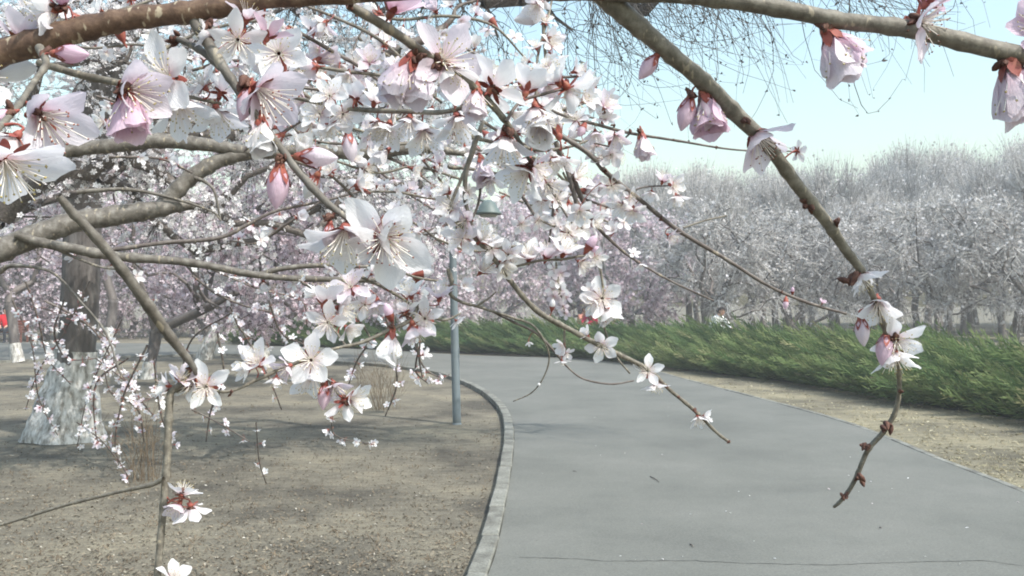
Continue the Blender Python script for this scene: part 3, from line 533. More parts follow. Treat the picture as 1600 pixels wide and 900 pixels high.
bu = Bulk(); lathe(bu, [(13 * s_, 1 * s_), (14 * s_, -1 * s_), (12 * s_, -3 * s_), (0.001, -3.5 * s_)], 24, hc); bu.build('lens', 'lamp_glass', hd, lb)
bm = bmesh.new(); dp = P(711, 540, ld); box(bm, (0, 0, 0), (lw(1.5), lw(7), 0.26)); o = bm_obj('door', bm, 'pole_paint', lamp, 0.004); o.location = Vector(P(717, 560, ld)) - Vector(lb); 

# ------------------------------------------------------------------ bench and people
bb = G(14, 537); dB = bb[1]; sB = dB / F
bench = tag(empty('park_bench', bb), 'reddish brown wooden park bench beyond the path at the far left', 'bench'); xr = (39 - 14) * sB
for q in range(3):
    bm = bmesh.new(); box(bm, (xr - 0.8, -0.22 + q * 0.15, 0.44), (1.6, 0.13, 0.035)); bm_obj('seat_slat', bm, 'bench_wood', bench, 0.006)
for q in range(4):
    bm = bmesh.new(); box(bm, (xr - 0.8, 0.23 + 0.02 * q, 0.52 + q * 0.105), (1.6, 0.03, 0.09)); bm_obj('back_slat', bm, 'bench_wood', bench, 0.006)
for x in (xr - 0.05, xr - 1.5):
    bm = bmesh.new(); box(bm, (x, -0.2, 0.21), (0.06, 0.06, 0.42)); bm_obj('leg', bm, 'bench_wood', bench, 0.005)
    bm = bmesh.new(); box(bm, (x, 0.25, 0.42), (0.06, 0.05, 0.84)); bm_obj('leg', bm, 'bench_wood', bench, 0.005)
    bm = bmesh.new(); box(bm, (x, 0.0, 0.64), (0.07, 0.5, 0.04)); box(bm, (x, -0.21, 0.54), (0.05, 0.05, 0.2)); bm_obj('armrest', bm, 'bench_wood', bench)
def person(label, loc, rz, J, cols, scale=1.0):
    # J: joints; body grown as one skin from the pelvis
    names = list(J); vi = {n_: q for q, n_ in enumerate(names)}
    E = [('pelvis', 'waist', 'top'), ('waist', 'chest', 'top'), ('chest', 'neck', 'top'), ('neck', 'head', 'skin'), ('head', 'crown', 'skin')]
    for s in 'lr': E += [('chest', 'shoulder_' + s, 'top'), ('shoulder_' + s, 'elbow_' + s, 'top'), ('elbow_' + s, 'wrist_' + s, 'top'), ('pelvis', 'hip_' + s, 'legs'), ('hip_' + s, 'knee_' + s, 'legs'), ('knee_' + s, 'ankle_' + s, 'legs'), ('ankle_' + s, 'toe_' + s, 'shoe')]
    RADS = dict(pelvis=0.13, waist=0.125, chest=0.145, neck=0.058, head=0.098, crown=0.075, shoulder=0.075, elbow=0.052, wrist=0.036, hip=0.095, knee=0.065, ankle=0.045, toe=0.04)
    me = bpy.data.meshes.new('person'); me.from_pydata([J[n_] for n_ in names], [(vi[a], vi[b]) for a, b, _ in E], []); o = bpy.data.objects.new('person', me); COL.objects.link(o)
    sk = o.modifiers.new('skin', 'SKIN'); su = o.modifiers.new('sub', 'SUBSURF'); su.levels = su.render_levels = 2
    for n_ in names:
        r = RADS[n_.split('_')[0]]; d = me.skin_vertices[0].data[vi[n_]]; d.radius = (r, r); d.use_root = n_ == 'pelvis'
    dg = bpy.context.evaluated_depsgraph_get(); dg.update(); m2 = bpy.data.meshes.new_from_object(o.evaluated_get(dg)); o.modifiers.clear(); o.data = m2
    m2.materials.clear()
    order = ['top', 'legs', 'skin', 'shoe']; 
    for k_ in order: m2.materials.append(MATS[cols[k_]])
    A = np.array([J[a] for a, b, _ in E], float); B_ = np.array([J[b] for a, b, _ in E], float)
    for p in m2.polygons:
        c = np.array(p.center); t = np.clip(((c - A) * (B_ - A)).sum(1) / ((B_ - A) ** 2).sum(1), 0, 1); q = int(np.argmin(np.linalg.norm(A + (B_ - A) * t[:, None] - c, axis=1))); p.material_index = order.index(E[q][2]); p.use_smooth = True
    tag(o, label, 'person'); o.location = loc; o.rotation_euler = (0, 0, rz); o.scale = (scale,) * 3
    h = np.array(J['head'], float); cr = np.array(J['crown'], float); up = unit(cr - h); fwd = np.array((0, -1., 0)); fwd = unit(fwd - up * (fwd @ up)); sd = np.cross(fwd, up)
    M3 = Matrix(np.column_stack([sd, -fwd, up]).tolist()).to_4x4(); M3.translation = h + up * 0.03
    bm = bmesh.new(); bmesh.ops.create_uvsphere(bm, u_segments=16, v_segments=10, radius=0.122)
    bmesh.ops.delete(bm, geom=[v for v in bm.verts if v.co.y < -0.045 and v.co.z < 0.055 or v.co.z < -0.085], context='VERTS')
    hr = bm_obj('hair', bm, 'hair', o); hr.matrix_local = M3
    for s in (-1, 1):
        bm = bmesh.new(); bmesh.ops.create_icosphere(bm, subdivisions=1, radius=0.012); ob = bm_obj('eye', bm, 'eye', o); ob.location = h + fwd * 0.092 + sd * 0.035 * s + up * 0.01
        bm = bmesh.new(); bmesh.ops.create_icosphere(bm, subdivisions=2, radius=0.03, matrix=Matrix.Diagonal((0.4, 0.7, 1, 1))); ob = bm_obj('ear', bm, 'skin', o); ob.location = h + sd * 0.10 * s
        w = np.array(J['wrist_' + 'lr'[s > 0]], float); el = np.array(J['elbow_' + 'lr'[s > 0]], float); dd = unit(w - el); lat = unit(np.cross(dd, (0, 0.2, 1))); nn2 = np.cross(lat, dd); b = Bulk()
        smooth_tube(b, np.array([w, w + dd * 0.04, w + dd * 0.09]), np.array([0.03, 0.038, 0.034]), 8, 3)
        for q in range(4):
            f0 = w + dd * 0.09 + lat * (q - 1.5) * 0.02; l = (0.065, 0.078, 0.073, 0.055)[q]; smooth_tube(b, np.array([f0, f0 + dd * l * 0.5 - nn2 * 0.012, f0 + dd * l * 0.85 - nn2 * 0.035]), np.array([0.0095, 0.009, 0.007]), 6, 2)
        t0 = w + dd * 0.03 + lat * 0.034; smooth_tube(b, np.array([t0, t0 + lat * 0.03 + dd * 0.03, t0 + lat * 0.03 + dd * 0.06 - nn2 * 0.02]), np.array([0.012, 0.011, 0.008]), 6, 2); b.build('hand', 'skin', o)
    bm = bmesh.new(); bmesh.ops.create_cone(bm, segments=6, radius1=0.016, radius2=0.006, depth=0.035, cap_ends=True); ob = bm_obj('nose', bm, 'skin', o); ob.location = h + fwd * 0.10 - up * 0.015
    bm = bmesh.new(); box(bm, (0, 0, 0), (0.045, 0.01, 0.01)); ob = bm_obj('mouth', bm, 'cloth_crimson', o); ob.location = h + fwd * 0.092 - up * 0.05
    return o
SIT = dict(pelvis=(0, 0, 0.56), waist=(0, -0.02, 0.74), chest=(0, -0.02, 0.96), neck=(0, -0.03, 1.12), head=(0, -0.05, 1.24), crown=(0, -0.05, 1.33))
for s, x in (('l', -1), ('r', 1)):
    SIT.update({'shoulder_' + s: (0.19 * x, -0.02, 1.03), 'elbow_' + s: (0.25 * x, -0.06, 0.78), 'wrist_' + s: (0.13 * x, -0.26, 0.68), 'hip_' + s: (0.1 * x, -0.04, 0.54), 'knee_' + s: (0.11 * x, -0.46, 0.54), 'ankle_' + s: (0.11 * x, -0.44, 0.09), 'toe_' + s: (0.12 * x, -0.6, 0.05)})
def crouch(seat, lean, reach):
    D = dict(pelvis=(0, 0.12, seat), waist=(0, 0.05, seat + 0.17), chest=(0, -0.02 - lean * 0.5, seat + 0.38 - lean * 0.08), neck=(0, -0.06 - lean * 0.8, seat + 0.53 - lean * 0.12), head=(0, -0.10 - lean, seat + 0.63 - lean * 0.12), crown=(0, -0.13 - lean, seat + 0.72 - lean * 0.14))
    for s, x in (('l', -1), ('r', 1)):
        D.update({'shoulder_' + s: (0.18 * x, -0.04 - lean * 0.6, seat + 0.43 - lean * 0.08), 'elbow_' + s: (0.25 * x, -0.16 - lean, seat + 0.22), 'wrist_' + s: (0.12 * x, -0.36 - lean, seat + reach), 'hip_' + s: (0.1 * x, 0.08, seat - 0.03), 'knee_' + s: (0.14 * x, -0.28, seat - 0.02), 'ankle_' + s: (0.13 * x, -0.12, 0.09), 'toe_' + s: (0.14 * x, -0.27, 0.05)})
    return D
pl_ = (-0.02 + (11 - 14) * sB + bb[0], bb[1] - 0.02, 0)
person('person in a bright red jacket and dark trousers sitting on the brown bench', pl_, 0.15, SIT, dict(top='cloth_red', legs='cloth_dark', skin='skin', shoe='cloth_dark'))
def at(px, d): return ((px - 800) / F * d, d, 0)
person('person in a crimson top crouching behind the hedge', at(926, 30.5), -0.9, crouch(0.70, 0.06, 0.1), dict(top='cloth_crimson', legs='cloth_dark', skin='skin', shoe='cloth_dark'))
person('person in a peach coloured top crouching behind the hedge beside one in crimson', at(909, 31), 0.7, crouch(0.66, 0.06, 0.1), dict(top='cloth_peach', legs='cloth_dark', skin='skin', shoe='cloth_dark'))
person('person in a white jacket with dark hair bending down behind the hedge', at(1117, 26.5), 0.6, crouch(0.66, 0.16, 0.12), dict(top='cloth_white', legs='cloth_green', skin='skin', shoe='cloth_white'))


# ------------------------------------------------------------------ thin spring haze
def haze_mat(t, o):
    v = N(t, 'ShaderNodeVolumePrincipled'); v.inputs['Color'].default_value = (0.95, 0.975, 1.0, 1); v.inputs['Density'].default_value = HAZE; t.links.new(v.outputs[0], o.inputs['Volume'])
HAZE = 0.0030
mat('haze', haze_mat); bm = bmesh.new(); box(bm, (0, 30, 6.0), (190, 110, 14.0)); tag(bm_obj('haze', bm, 'haze'), 'thin pale spring haze over the park', 'haze', kind='stuff')

# ------------------------------------------------------------------ near blossom branches
def petal_mesh(name, m, cup, wid, tipw, curl, nt_=8, nw=7, notch=0.025):
    V, tv = [], []
    for i in range(nt_):
        t = i / (nt_ - 1); w = wid * (sin(min(1, t * 1.02) ** tipw * pi * 0.93) ** 0.8) * (1.0) + 0.035 * (1 - t)
        for j in range(nw):
            u = j / (nw - 1) * 2 - 1; x = t - (notch if i == nt_ - 1 and abs(u) < 0.3 else 0.0) * 1.0 - 0.05 * abs(u) ** 2 * (t > 0.8)
            z = cup * t * t + curl * (u * w) ** 2 * 2.2 + 0.02 * sin(7 * t + 3 * u + cup * 9) - 0.10 * max(0, t - 0.75) * (1 if cup < 0.3 else 0)
            V.append((x, u * w, z)); tv.append(t)
    V = np.array(V); i = np.arange(nt_ - 1)[:, None]; j = np.arange(nw - 1)[None]
    f = np.stack([i * nw + j, i * nw + j + 1, (i + 1) * nw + j + 1, (i + 1) * nw + j], -1).reshape(-1, 4); b = Bulk(); b.add(V, f, np.array(tv)); return b.mesh(name, m)
PET = {}
for m in ('white', 'blush', 'pink'):
    PET[m] = [petal_mesh('petal', 'petal_' + m, c, w, t, k) for c, w, t, k in ((0.10, 0.31, 1.3, 0.5), (0.22, 0.29, 1.25, 0.8), (0.02, 0.33, 1.4, 0.35), (0.16, 0.26, 1.2, 0.7), (-0.10, 0.30, 1.3, 0.45))]
    PET[m + '_narrow'] = [petal_mesh('petal', 'petal_' + m, c, w, t, k) for c, w, t, k in ((0.06, 0.24, 1.2, 0.6), (0.12, 0.22, 1.1, 0.9), (-0.02, 0.25, 1.25, 0.5))]
    PET[m + '_cup'] = [petal_mesh('petal', 'petal_' + m, c, w, t, k) for c, w, t, k in ((0.24, 0.38, 1.1, 1.1), (0.15, 0.40, 1.2, 0.9), (0.06, 0.36, 1.1, 1.1))]
def calyx_mesh(spread, name='flower', sl=0.34):
    b = Bulk(); prof = [(0.025, -0.34), (0.035, -0.24), (0.085, -0.20), (0.12, -0.10), (0.125, 0.0), (0.06, 0.02)]; lathe(b, prof, 10)
    for q in range(5):
        a = q * 2 * pi / 5 + 0.63; V = []
        for i, (t, w) in enumerate(((0, 0.07), (0.4, 0.10), (0.75, 0.07), (1, 0.012))):
            l = sl * t; x = 0.11 + l * cos(spread) ; z = -0.02 + l * sin(spread) - 0.03 * t
            for u in (-1, 0, 1): V.append((x * cos(a) - u * w * sin(a), x * sin(a) + u * w * cos(a), z - 0.02 * abs(u)))
        k = np.arange(3)[:, None] * 3; f = np.concatenate([k + np.array([0, 1, 4, 3]), k + np.array([1, 2, 5, 4])]); b.add(np.array(V), f)
    return b.mesh(name, 'calyx_red')
CAL = {'open': calyx_mesh(-0.15), 'half': calyx_mesh(0.7), 'cup': calyx_mesh(1.25), 'bud': calyx_mesh(1.17, sl=0.50)}
def stamen_mesh(n, cone, am, ln=0.62):
    P_, R_, A_ = [], [], []
    for q in range(n):
        a = q * 2.39996; el = pi / 2 - cone * math.sqrt((q + 0.5) / n) * (0.8 + 0.4 * rng.random()); l = ln * (0.7 + 0.45 * rng.random()); d = np.array((cos(a) * cos(el), sin(a) * cos(el), sin(el))); s = np.array((cos(a), sin(a), 0)) * 0.06
        bend = np.array((cos(a), sin(a), 0)) * 0.05; p = [s, s + d * l * 0.5 - bend * 0.4, s + d * l + bend]; P_.append(p); R_.append([0.012, 0.010, 0.008]); A_.append(p[-1])
    b = Bulk(); V, f = tubes(np.array(P_), np.array(R_), 4); b.add(V, f)
    oc = np.array([(1, 0, 0), (-1, 0, 0), (0, 1, 0), (0, -1, 0), (0, 0, 1), (0, 0, -1)], float) * np.array((0.018, 0.018, 0.026)); of = np.array([(0, 2, 4), (2, 1, 4), (1, 3, 4), (3, 0, 4), (2, 0, 5), (1, 2, 5), (3, 1, 5), (0, 3, 5)])
    scatter(b, oc, of, np.array(A_), rotmats(rng.normal(0, 1, (n, 3)), rng.random(n) * 6), 1 + 0.4 * rng.random(n), rng.random(n), 1)
    return b.mesh('stamens', ['filament', am])
STA = {('wide', 'y'): stamen_mesh(26, 0.85, 'anther_yellow'), ('wide', 'd'): stamen_mesh(26, 0.85, 'anther_dark'), ('narrow', 'y'): stamen_mesh(24, 0.5, 'anther_yellow', 0.72), ('narrow', 'd'): stamen_mesh(24, 0.5, 'anther_dark', 0.78)}
def bud_mesh(m):
    b = Bulk(); nt_, seg = 11, 30
    t = np.linspace(0, 1, nt_)[:, None]; an = np.arange(seg)[None] * 2 * pi / seg; r = 0.25 * np.sin(np.clip(t * 1.0, 0.03, 0.985) ** 0.82 * pi) ** 0.72
    tw = an - t * 1.1; saw = ((tw * 5 / (2 * pi)) % 1.0); r = r * (0.94 + 0.10 * saw)
    V = np.stack([r * np.cos(an), r * np.sin(an), np.broadcast_to(t * 0.98, r.shape)], -1).reshape(-1, 3); i = np.arange(nt_ - 1)[:, None]; j = np.arange(seg)[None]
    f = np.stack([i * seg + j, i * seg + (j + 1) % seg, (i + 1) * seg + (j + 1) % seg, (i + 1) * seg + j], -1).reshape(-1, 4); b.add(V, f, np.repeat(0.15 + 0.6 * t[:, 0], seg)); return b.mesh('petals', 'petal_' + m)
BUD = {m: bud_mesh(m) for m in ('white', 'blush', 'pink')}
def small_flower(elev, m):
    b = Bulk()
    for q in range(5):
        a = q * 2 * pi / 5 + random.uniform(-0.12, 0.12); e = elev + random.uniform(-0.22, 0.22); w = random.uniform(0.24, 0.34)
        p = np.array([(0.06, -0.04, 0), (0.06, 0.04, 0), (0.5, -w, 0.05), (0.5, 0, 0.0), (0.5, w, 0.05), (0.85, -w * 0.85, 0.09), (0.9, 0, 0.05), (0.85, w * 0.85, 0.09), (1.02, 0, 0.06)], float)
        x, z = p[:, 0] * cos(e) - p[:, 2] * sin(e), p[:, 0] * sin(e) + p[:, 2] * cos(e); V = np.column_stack([x * cos(a) - p[:, 1] * sin(a), x * sin(a) + p[:, 1] * cos(a), z])
        b.add(V, np.array([(2, 3, 6, 5), (3, 4, 7, 6)]), p[:, 0]); b.Ft.append(np.array([(0, 3, 2), (0, 1, 3), (1, 4, 3), (5, 6, 8), (6, 7, 8)]) + b.n - 9); b.mt.append(np.zeros(5))
    lathe(b, [(0.03, -0.3), (0.10, -0.16), (0.13, 0.0)], 6, mi=1)
    for q in range(5):
        a = q * 2 * pi / 5 + 0.6; c, s = cos(a), sin(a); b.add([(0.1 * c + 0.07 * s, 0.1 * s - 0.07 * c, -0.03), (0.1 * c - 0.07 * s, 0.1 * s + 0.07 * c, -0.03), (0.42 * c, 0.42 * s, -0.10 + 0.25 * sin(elev))], [(0, 1, 2)], 0.5, 1)
    for q in range(9):
        a = q * 2.4; e = 1.0 + 0.3 * sin(q * 3); d = np.array((cos(a) * cos(e), sin(a) * cos(e), sin(e))) * 0.55; sd = np.array((-sin(a), cos(a), 0)) * 0.022; b.add([sd, -sd, d - sd, d + sd], [(0, 1, 2, 3)], 0.5, 2)
    return b.mesh('flower', ['petal_' + m, 'calyx_red', 'filament'])
SMALL = {(k, m): [small_flower(e, m) for _ in range(3)] for k, e in (('open', 0.15), ('half', 0.65), ('cup', 1.1)) for m in ('white', 'blush', 'pink')}
def small_bud(m):
    b = Bulk(); lathe(b, [(0.02, 0.0), (0.2, 0.2), (0.28, 0.5), (0.2, 0.82), (0.03, 1.0)], 8); lathe(b, [(0.04, -0.25), (0.10, -0.1), (0.20, 0.1), (0.26, 0.3), (0.27, 0.36)], 8, mi=1); return b.mesh('flower', ['petal_' + m, 'calyx_red'])
SBUD = {m: small_bud(m) for m in ('white', 'blush', 'pink')}
NF = [0]
class Branch:
    def __init__(s, name, label, group=None, cat='branch'):
        s.paths = []; s.tw = {}; s.fl = []; s.name = name; s.label = label; s.group = group; s.cat = cat
    def path(s, pts, d0, d1=None, m='bark_olive', nodes=True, part='twig'):
        # pts (px, py, width in px); depth runs from d0 to d1 along the branch
        d1 = d0 if d1 is None else d1; a = np.array(pts, float); L = np.concatenate([[0], np.cumsum(np.linalg.norm(np.diff(a[:, :2], axis=0), axis=1))]); L = L / L[-1]
        dd = d0 + (d1 - d0) * L; p = np.array([P(x, y, d) for (x, y, w), d in zip(pts, dd)]); r = np.array([getattr(s, 'wk', 1.0) * w * d / F / 2 for (x, y, w), d in zip(pts, dd)])
        q = catmull(np.column_stack([p, r, a[:, :2], dd]), 7); pp, rr = q[:, :3].copy(), np.maximum(q[:, 3], 0.0004)
        n_ = len(pp); wob = rng.normal(0, 1, (n_, 3)); wob[1:-1] = (wob[:-2] + wob[1:-1] + wob[2:]) / 3; pp[1:-1] += wob[1:-1] * (rr[1:-1] * 0.05)[:, None]; rr = rr * (1 + rng.normal(0, 0.015, n_))
        if nodes:
            for k in range(3, n_ - 2, random.choice((4, 5, 6))): rr[k] *= 1.10 + 0.08 * random.random()
        b = s.tw.setdefault((part, m), []); b.append((pp, rr)); s.paths.append((q[:, 4:6], q[:, 6], q[:, :3])); return s
    def near(s, px, py):
        best = None
        for xy, dd, p in s.paths:
            e = np.linalg.norm(xy - (px, py), axis=1); k = int(np.argmin(e))
            if best is None or e[k] < best[0]: best = (e[k], dd[k], p[k])
        return best
    def flower(s, px, py, size, ax, kind='open', col='white', roll=None, st='y', dz=0.0, style='', stk=True):
        s.fl.append((px, py, size, ax, kind, col, roll, st, dz, style, stk)); return s
    def scale_buds(s, pts, m='calyx_red'):
        s.sb = getattr(s, 'sb', []) + pts; return s
    def build(s):
        org = s.paths[0][2][0]; root = tag(empty(s.name, org), s.label, s.cat, s.group)
        for (part, m), lst in s.tw.items():
            for pp, rr in lst:
                b = Bulk(); sides = 12 if rr.max() * F / np.linalg.norm(pp[0] - C0) > 5 else 7
                e = unit(pp[-1] - pp[-2]) * rr[-1] * 0.7; p2 = np.vstack([pp, pp[-1] + e]); r2 = np.append(rr, rr[-1] * 0.2); V, f = tubes(p2[None], r2[None], sides); b.add(V, f); b.build(part, m, root, org)
        stalks = Bulk(); ns = 0; nsb = 0; sbb = Bulk()
        for (px, py, r_) in getattr(s, 'sb', []):
            e, d, bp = s.near(px, py); c = P(px, py, d - 0.002); rr = r_ * d / F
            for q in range(5):
                v = unit(rng.normal(0, 1, 3) + AX((0, -0.6, 0.6))); t0 = c + rng.normal(0, 0.28, 3) * rr; nsb += 1; V, f_ = tubes(np.array([[t0 + v * rr * u_ for u_ in (-0.5, -0.3, 0.1, 0.5, 0.85)]]), np.array([[0.08, 0.26, 0.34, 0.24, 0.05]]) * rr, 7); sbb.add(V, f_)
        for (px, py, size, ax, kind, col, roll, st, dz, style, stk) in s.fl:
            e, d, bp = s.near(px, py); d = d + dz; Z = AX(ax); L = size / 2 * d / F * (0.9 if size > 70 and kind in ('open', 'half') else 1) * {'bud': 2.2, 'cup': 1.75, 'half': 1.2, 'open': 1.05}[kind]; c = P(px, py, d)
            tail = c - Z * L * 0.34
            if stk and np.linalg.norm(tail - bp) > 0.002:
                md = (tail + bp) / 2 - Z * np.linalg.norm(tail - bp) * 0.2; rs = max(L * 0.03, 0.0005); smooth_tube(stalks, np.array([bp, md, tail, c - Z * L * 0.2]), np.array([rs * 1.3, rs, rs, rs * 1.2]), 6, 3); ns += 1
            rl = roll if roll is not None else random.uniform(0, 6.28); rm = Matrix(rotmats(Z[None], np.array([rl]))[0].tolist()).to_4x4(); M4 = Matrix.Translation(c - org) @ rm @ Matrix.Scale(L, 4); NF[0] += 1
            if size < 33:
                me = SBUD[col] if kind == 'bud' else random.choice(SMALL[(kind, col)]); o = link('flower', me, root); o.matrix_local = M4; continue
            o = link('flower', CAL[kind], root); o.matrix_local = M4
            if kind == 'bud':
                k = link('petals', BUD[col], o); k.matrix_local = Matrix.Translation((0, 0, -0.04)) @ Matrix.Rotation(random.random() * 6, 4, 'Z'); continue
            el = {'open': 0.20, 'half': 0.58, 'cup': 1.14}[kind]; pool = PET[col + ('_cup' if kind == 'cup' else style or ('' if size > 105 else random.choice(('', '_narrow'))))]
            for q in range(5):
                a = q * 2 * pi / 5 + random.uniform(-0.13, 0.13); ee = el + random.uniform(-0.22, 0.25) * (1 if kind != 'cup' else 0.3); sc = random.uniform(0.9, 1.06)
                k = link('petal', random.choice(pool), o); k.matrix_local = Matrix.Rotation(a, 4, 'Z') @ Matrix.Translation((0.06, 0, 0.012 * (q % 2))) @ Matrix.Rotation(-ee, 4, 'Y') @ Matrix.Rotation(random.uniform(-0.25, 0.25), 4, 'X') @ Matrix.Scale(sc, 4)
            link('stamens', STA[('wide' if kind == 'open' else 'narrow', st)], o)
        if ns: stalks.build('stalks', 'calyx_red', root, org)['kind'] = 'stuff'
        if nsb: sbb.build('bud_scales', 'bud_scale', root, org)['kind'] = 'stuff'
        return root
    def along(s, step, size, k0=0, jit=14, kinds=('open', 'open', 'open', 'open', 'half', 'half', 'half', 'half', 'cup', 'bud'), cols=('white',) * 4 + ('blush',), which=None, rng_=(0.08, 1.0)):
        for pi_, (xy, dd, p) in enumerate(list(s.paths)):
            if which is not None and pi_ not in which: continue
            l = np.concatenate([[0], np.cumsum(np.linalg.norm(np.diff(xy, axis=0), axis=1))]); t = l[-1] * rng_[0]
            while t < l[-1] * rng_[1]:
                x, y = np.interp(t, l, xy[:, 0]), np.interp(t, l, xy[:, 1]); d = np.interp(t, l, dd); sz = size if size > 0 else 0.0305 * F / d
                a = random.uniform(0, 6.28); j = random.uniform(0.25, 0.5) * sz; ax = (cos(a), sin(a) - 0.15, random.uniform(-0.5, 1.3))
                s.flower(x + cos(a) * j, y - sin(a) * j, sz * random.uniform(0.8, 1.15), ax, random.choice(kinds), random.choice(cols), dz=random.uniform(-0.03, 0.03) * d); t += step * random.uniform(0.6, 1.4)
        return s

# the long bough that runs along the top of the view, and what grows from it
A = Branch('blossom_branch', 'thick brown blossom branch along the top edge with a long olive shoot hanging down right')
A.path([(-60, 98, 44), (50, 70, 41), (130, 45, 38), (200, 30, 34), (300, 18, 34), (400, 2, 28), (520, -6, 26), (660, -13, 24), (820, -14, 26), (945, -12, 28)], 0.42, 0.446, 'bark_brown', part='bough')
A.path([(930, -12, 27), (1080, -6, 27), (1200, 10, 27), (1300, 30, 26), (1410, 44, 27), (1540, 74, 28), (1680, 105, 30)], 0.446, 0.46, 'bark_olive', part='bough')
A.path([(935, -14, 34), (985, 30, 31), (1040, 78, 27), (1100, 128, 26), (1150, 178, 25), (1200, 228, 21), (1250, 295, 20), (1290, 345, 18), (1325, 395, 15), (1345, 422, 13), (1365, 465, 9), (1385, 520, 9), (1402, 565, 8), (1405, 612, 7), (1398, 645, 8), (1380, 675, 8), (1355, 705, 8), (1335, 752, 7), (1316, 780, 6), (1303, 792, 5)], 0.45, 0.56, 'bark_olive', part='shoot')
A.flower(1024, 90, 42, (-0.75, -1.0, 0.1), 'bud', 'pink'); A.flower(1078, 156, 50, (-0.3, -1, 0.1), 'bud', 'pink'); A.flower(1103, 150, 78, (0.1, -1, 0.2), 'cup', 'pink'); A.flower(1098, 150, 60, (0.25, -1, 0.15), 'cup', 'blush')
A.flower(1180, 208, 118, (0.40, -0.80, 0.35), 'half', 'blush', 0.4, 'd'); A.flower(1246, 236, 36, (0.9, 0, -0.5), 'open', 'white', st='d')
A.flower(1343, 428, 74, (0.35, -0.9, 0.4), 'half', 'white', 1.0); A.flower(1372, 472, 84, (-0.15, -0.8, 0.5), 'half', 'white', 0.3); A.flower(1345, 500, 40, (0.05, -1, 0.2), 'bud', 'blush')
A.flower(1400, 530, 100, (0.15, -0.35, 0.75), 'open', 'white', 0.9, style='_narrow'); A.flower(1396, 548, 86, (0.1, -1, 0.35), 'half', 'white', 0.1); A.flower(1385, 525, 46, (-0.25, -1, 0.2), 'bud', 'pink')
A.scale_buds([(1262, 318, 15), (1306, 346, 9), (1386, 667, 13), (1350, 697, 11), (1340, 745, 12), (1320, 773, 8), (1332, 432, 16), (1400, 528, 12), (1160, 187, 12), (1080, 148, 14), (1036, 75, 7), (1406, 612, 6)])
A.flower(1294, 55, 96, (0.42, -1, 0.15), 'cup', 'blush'); A.flower(1296, 52, 84, (0.75, -0.9, 0.1), 'cup', 'pink')
A.flower(1436, 34, 142, (0.85, -0.55, 0.55), 'open', 'blush', 0.5, 'd'); A.flower(1578, 100, 116, (0.2, -1, 0.1), 'cup', 'blush'); A.flower(1630, 48, 110, (-0.6, 0.25, 0.5), 'half', 'pink'); A.flower(1446, 6, 90, (0.7, 0.7, -0.3), 'half', 'pink')
A.scale_buds([(1290, 36, 16), (1425, 34, 17), (1572, 95, 18), (70, 78, 14), (324, 40, 14), (546, 10, 10)])
# shoot down to the big flowers in the middle
A.path([(300, 28, 17), (330, 76, 18), (365, 130, 14), (400, 182, 13), (432, 222, 12), (470, 272, 13), (510, 316, 12), (545, 343, 8)], 0.43, 0.40, 'bark_grey', part='shoot')
A.path([(345, 105, 13), (318, 82, 12), (290, 66, 10), (268, 58, 8)], 0.43, 0.45, 'bark_grey', part='shoot')
A.flower(437, 264, 62, (-0.06, -1, 0.12), 'bud', 'pink'); A.flower(472, 245, 56, (1, -0.05, 0.15), 'bud', 'blush'); A.flower(515, 352, 36, (-0.1, -1, 0.1), 'bud', 'blush')
A.flower(538, 362, 138, (-0.12, -0.85, 0.45), 'half', 'white', 0.6); A.flower(600, 372, 168, (0.12, -0.30, 0.85), 'open', 'white', 0.95, 'd'); A.flower(590, 365, 120, (0.9, -0.2, 0.3), 'half', 'white', 0.2)
A.flower(404, 140, 145, (0.65, -0.55, 0.35), 'half', 'blush', 0.8, 'd'); A.flower(390, 140, 52, (-0.2, -1, 0.2), 'bud', 'pink'); A.flower(408, 190, 70, (0.15, -1, 0.4), 'cup', 'white'); A.flower(372, 62, 98, (0.15, -0.5, 0.8), 'open', 'white', 0.3); A.flower(330, 56, 50, (-0.8, 0.2, 0.5), 'half', 'white')
A.flower(418, 58, 74, (0.3, 1, -0.25), 'half', 'pink'); A.flower(436, 84, 118, (0.1, 0.05, 1), 'open', 'white', 0.7); A.flower(385, 30, 66, (0.3, 0.9, 0.3), 'half', 'blush')
A.scale_buds([(380, 130, 20), (440, 250, 10), (515, 340, 12), (270, 62, 12), (440, 245, 8)])
# short twig at the left edge with the nearest flowers
A.path([(62, 75, 14), (72, 100, 11), (50, 132, 9), (28, 166, 10), (2, 196, 10), (-24, 230, 10)], 0.41, 0.30, 'bark_olive')
A.flower(62, 178, 158, (0.75, -0.55, 0.45), 'half', 'blush', 1.3, 'd'); A.flower(8, 252, 215, (0.50, -0.72, 0.12), 'open', 'white', 0.35); A.flower(-42, 120, 190, (0.5, 0.4, 0.7), 'open', 'white', 0.2); A.flower(18, 176, 36, (-0.3, -0.3, 0.5), 'bud', 'pink')
A.flower(90, 84, 52, (1, -0.06, 0.15), 'bud', 'pink'); A.flower(88, 14, 104, (-0.9, -0.25, 0.4), 'half', 'white', 0.2); A.flower(98, 4, 40, (0.3, 0.3, 0.8), 'bud', 'pink'); A.flower(32, 62, 96, (-0.1, 0.9, -0.2), 'half', 'blush'); A.flower(24, 215, 110, (-0.4, -0.8, 0.4), 'half', 'white')
A.scale_buds([(60, 180, 12), (10, 170, 16), (22, 250, 16), (92, 10, 14)])
A.path([(60, 98, 10), (130, 118, 12), (188, 130, 11)], 0.42, 0.40, 'bark_olive')
A.flower(198, 140, 134, (0.8, -0.25, 0.45), 'half', 'blush', 0.9); A.flower(196, 145, 90, (0.2, -1, 0.2), 'cup', 'pink'); A.flower(262, 122, 152, (-0.35, 0.1, 0.9), 'open', 'white', 0.5); A.flower(276, 158, 118, (0.45, -0.85, 0.3), 'half', 'white', 0.1)
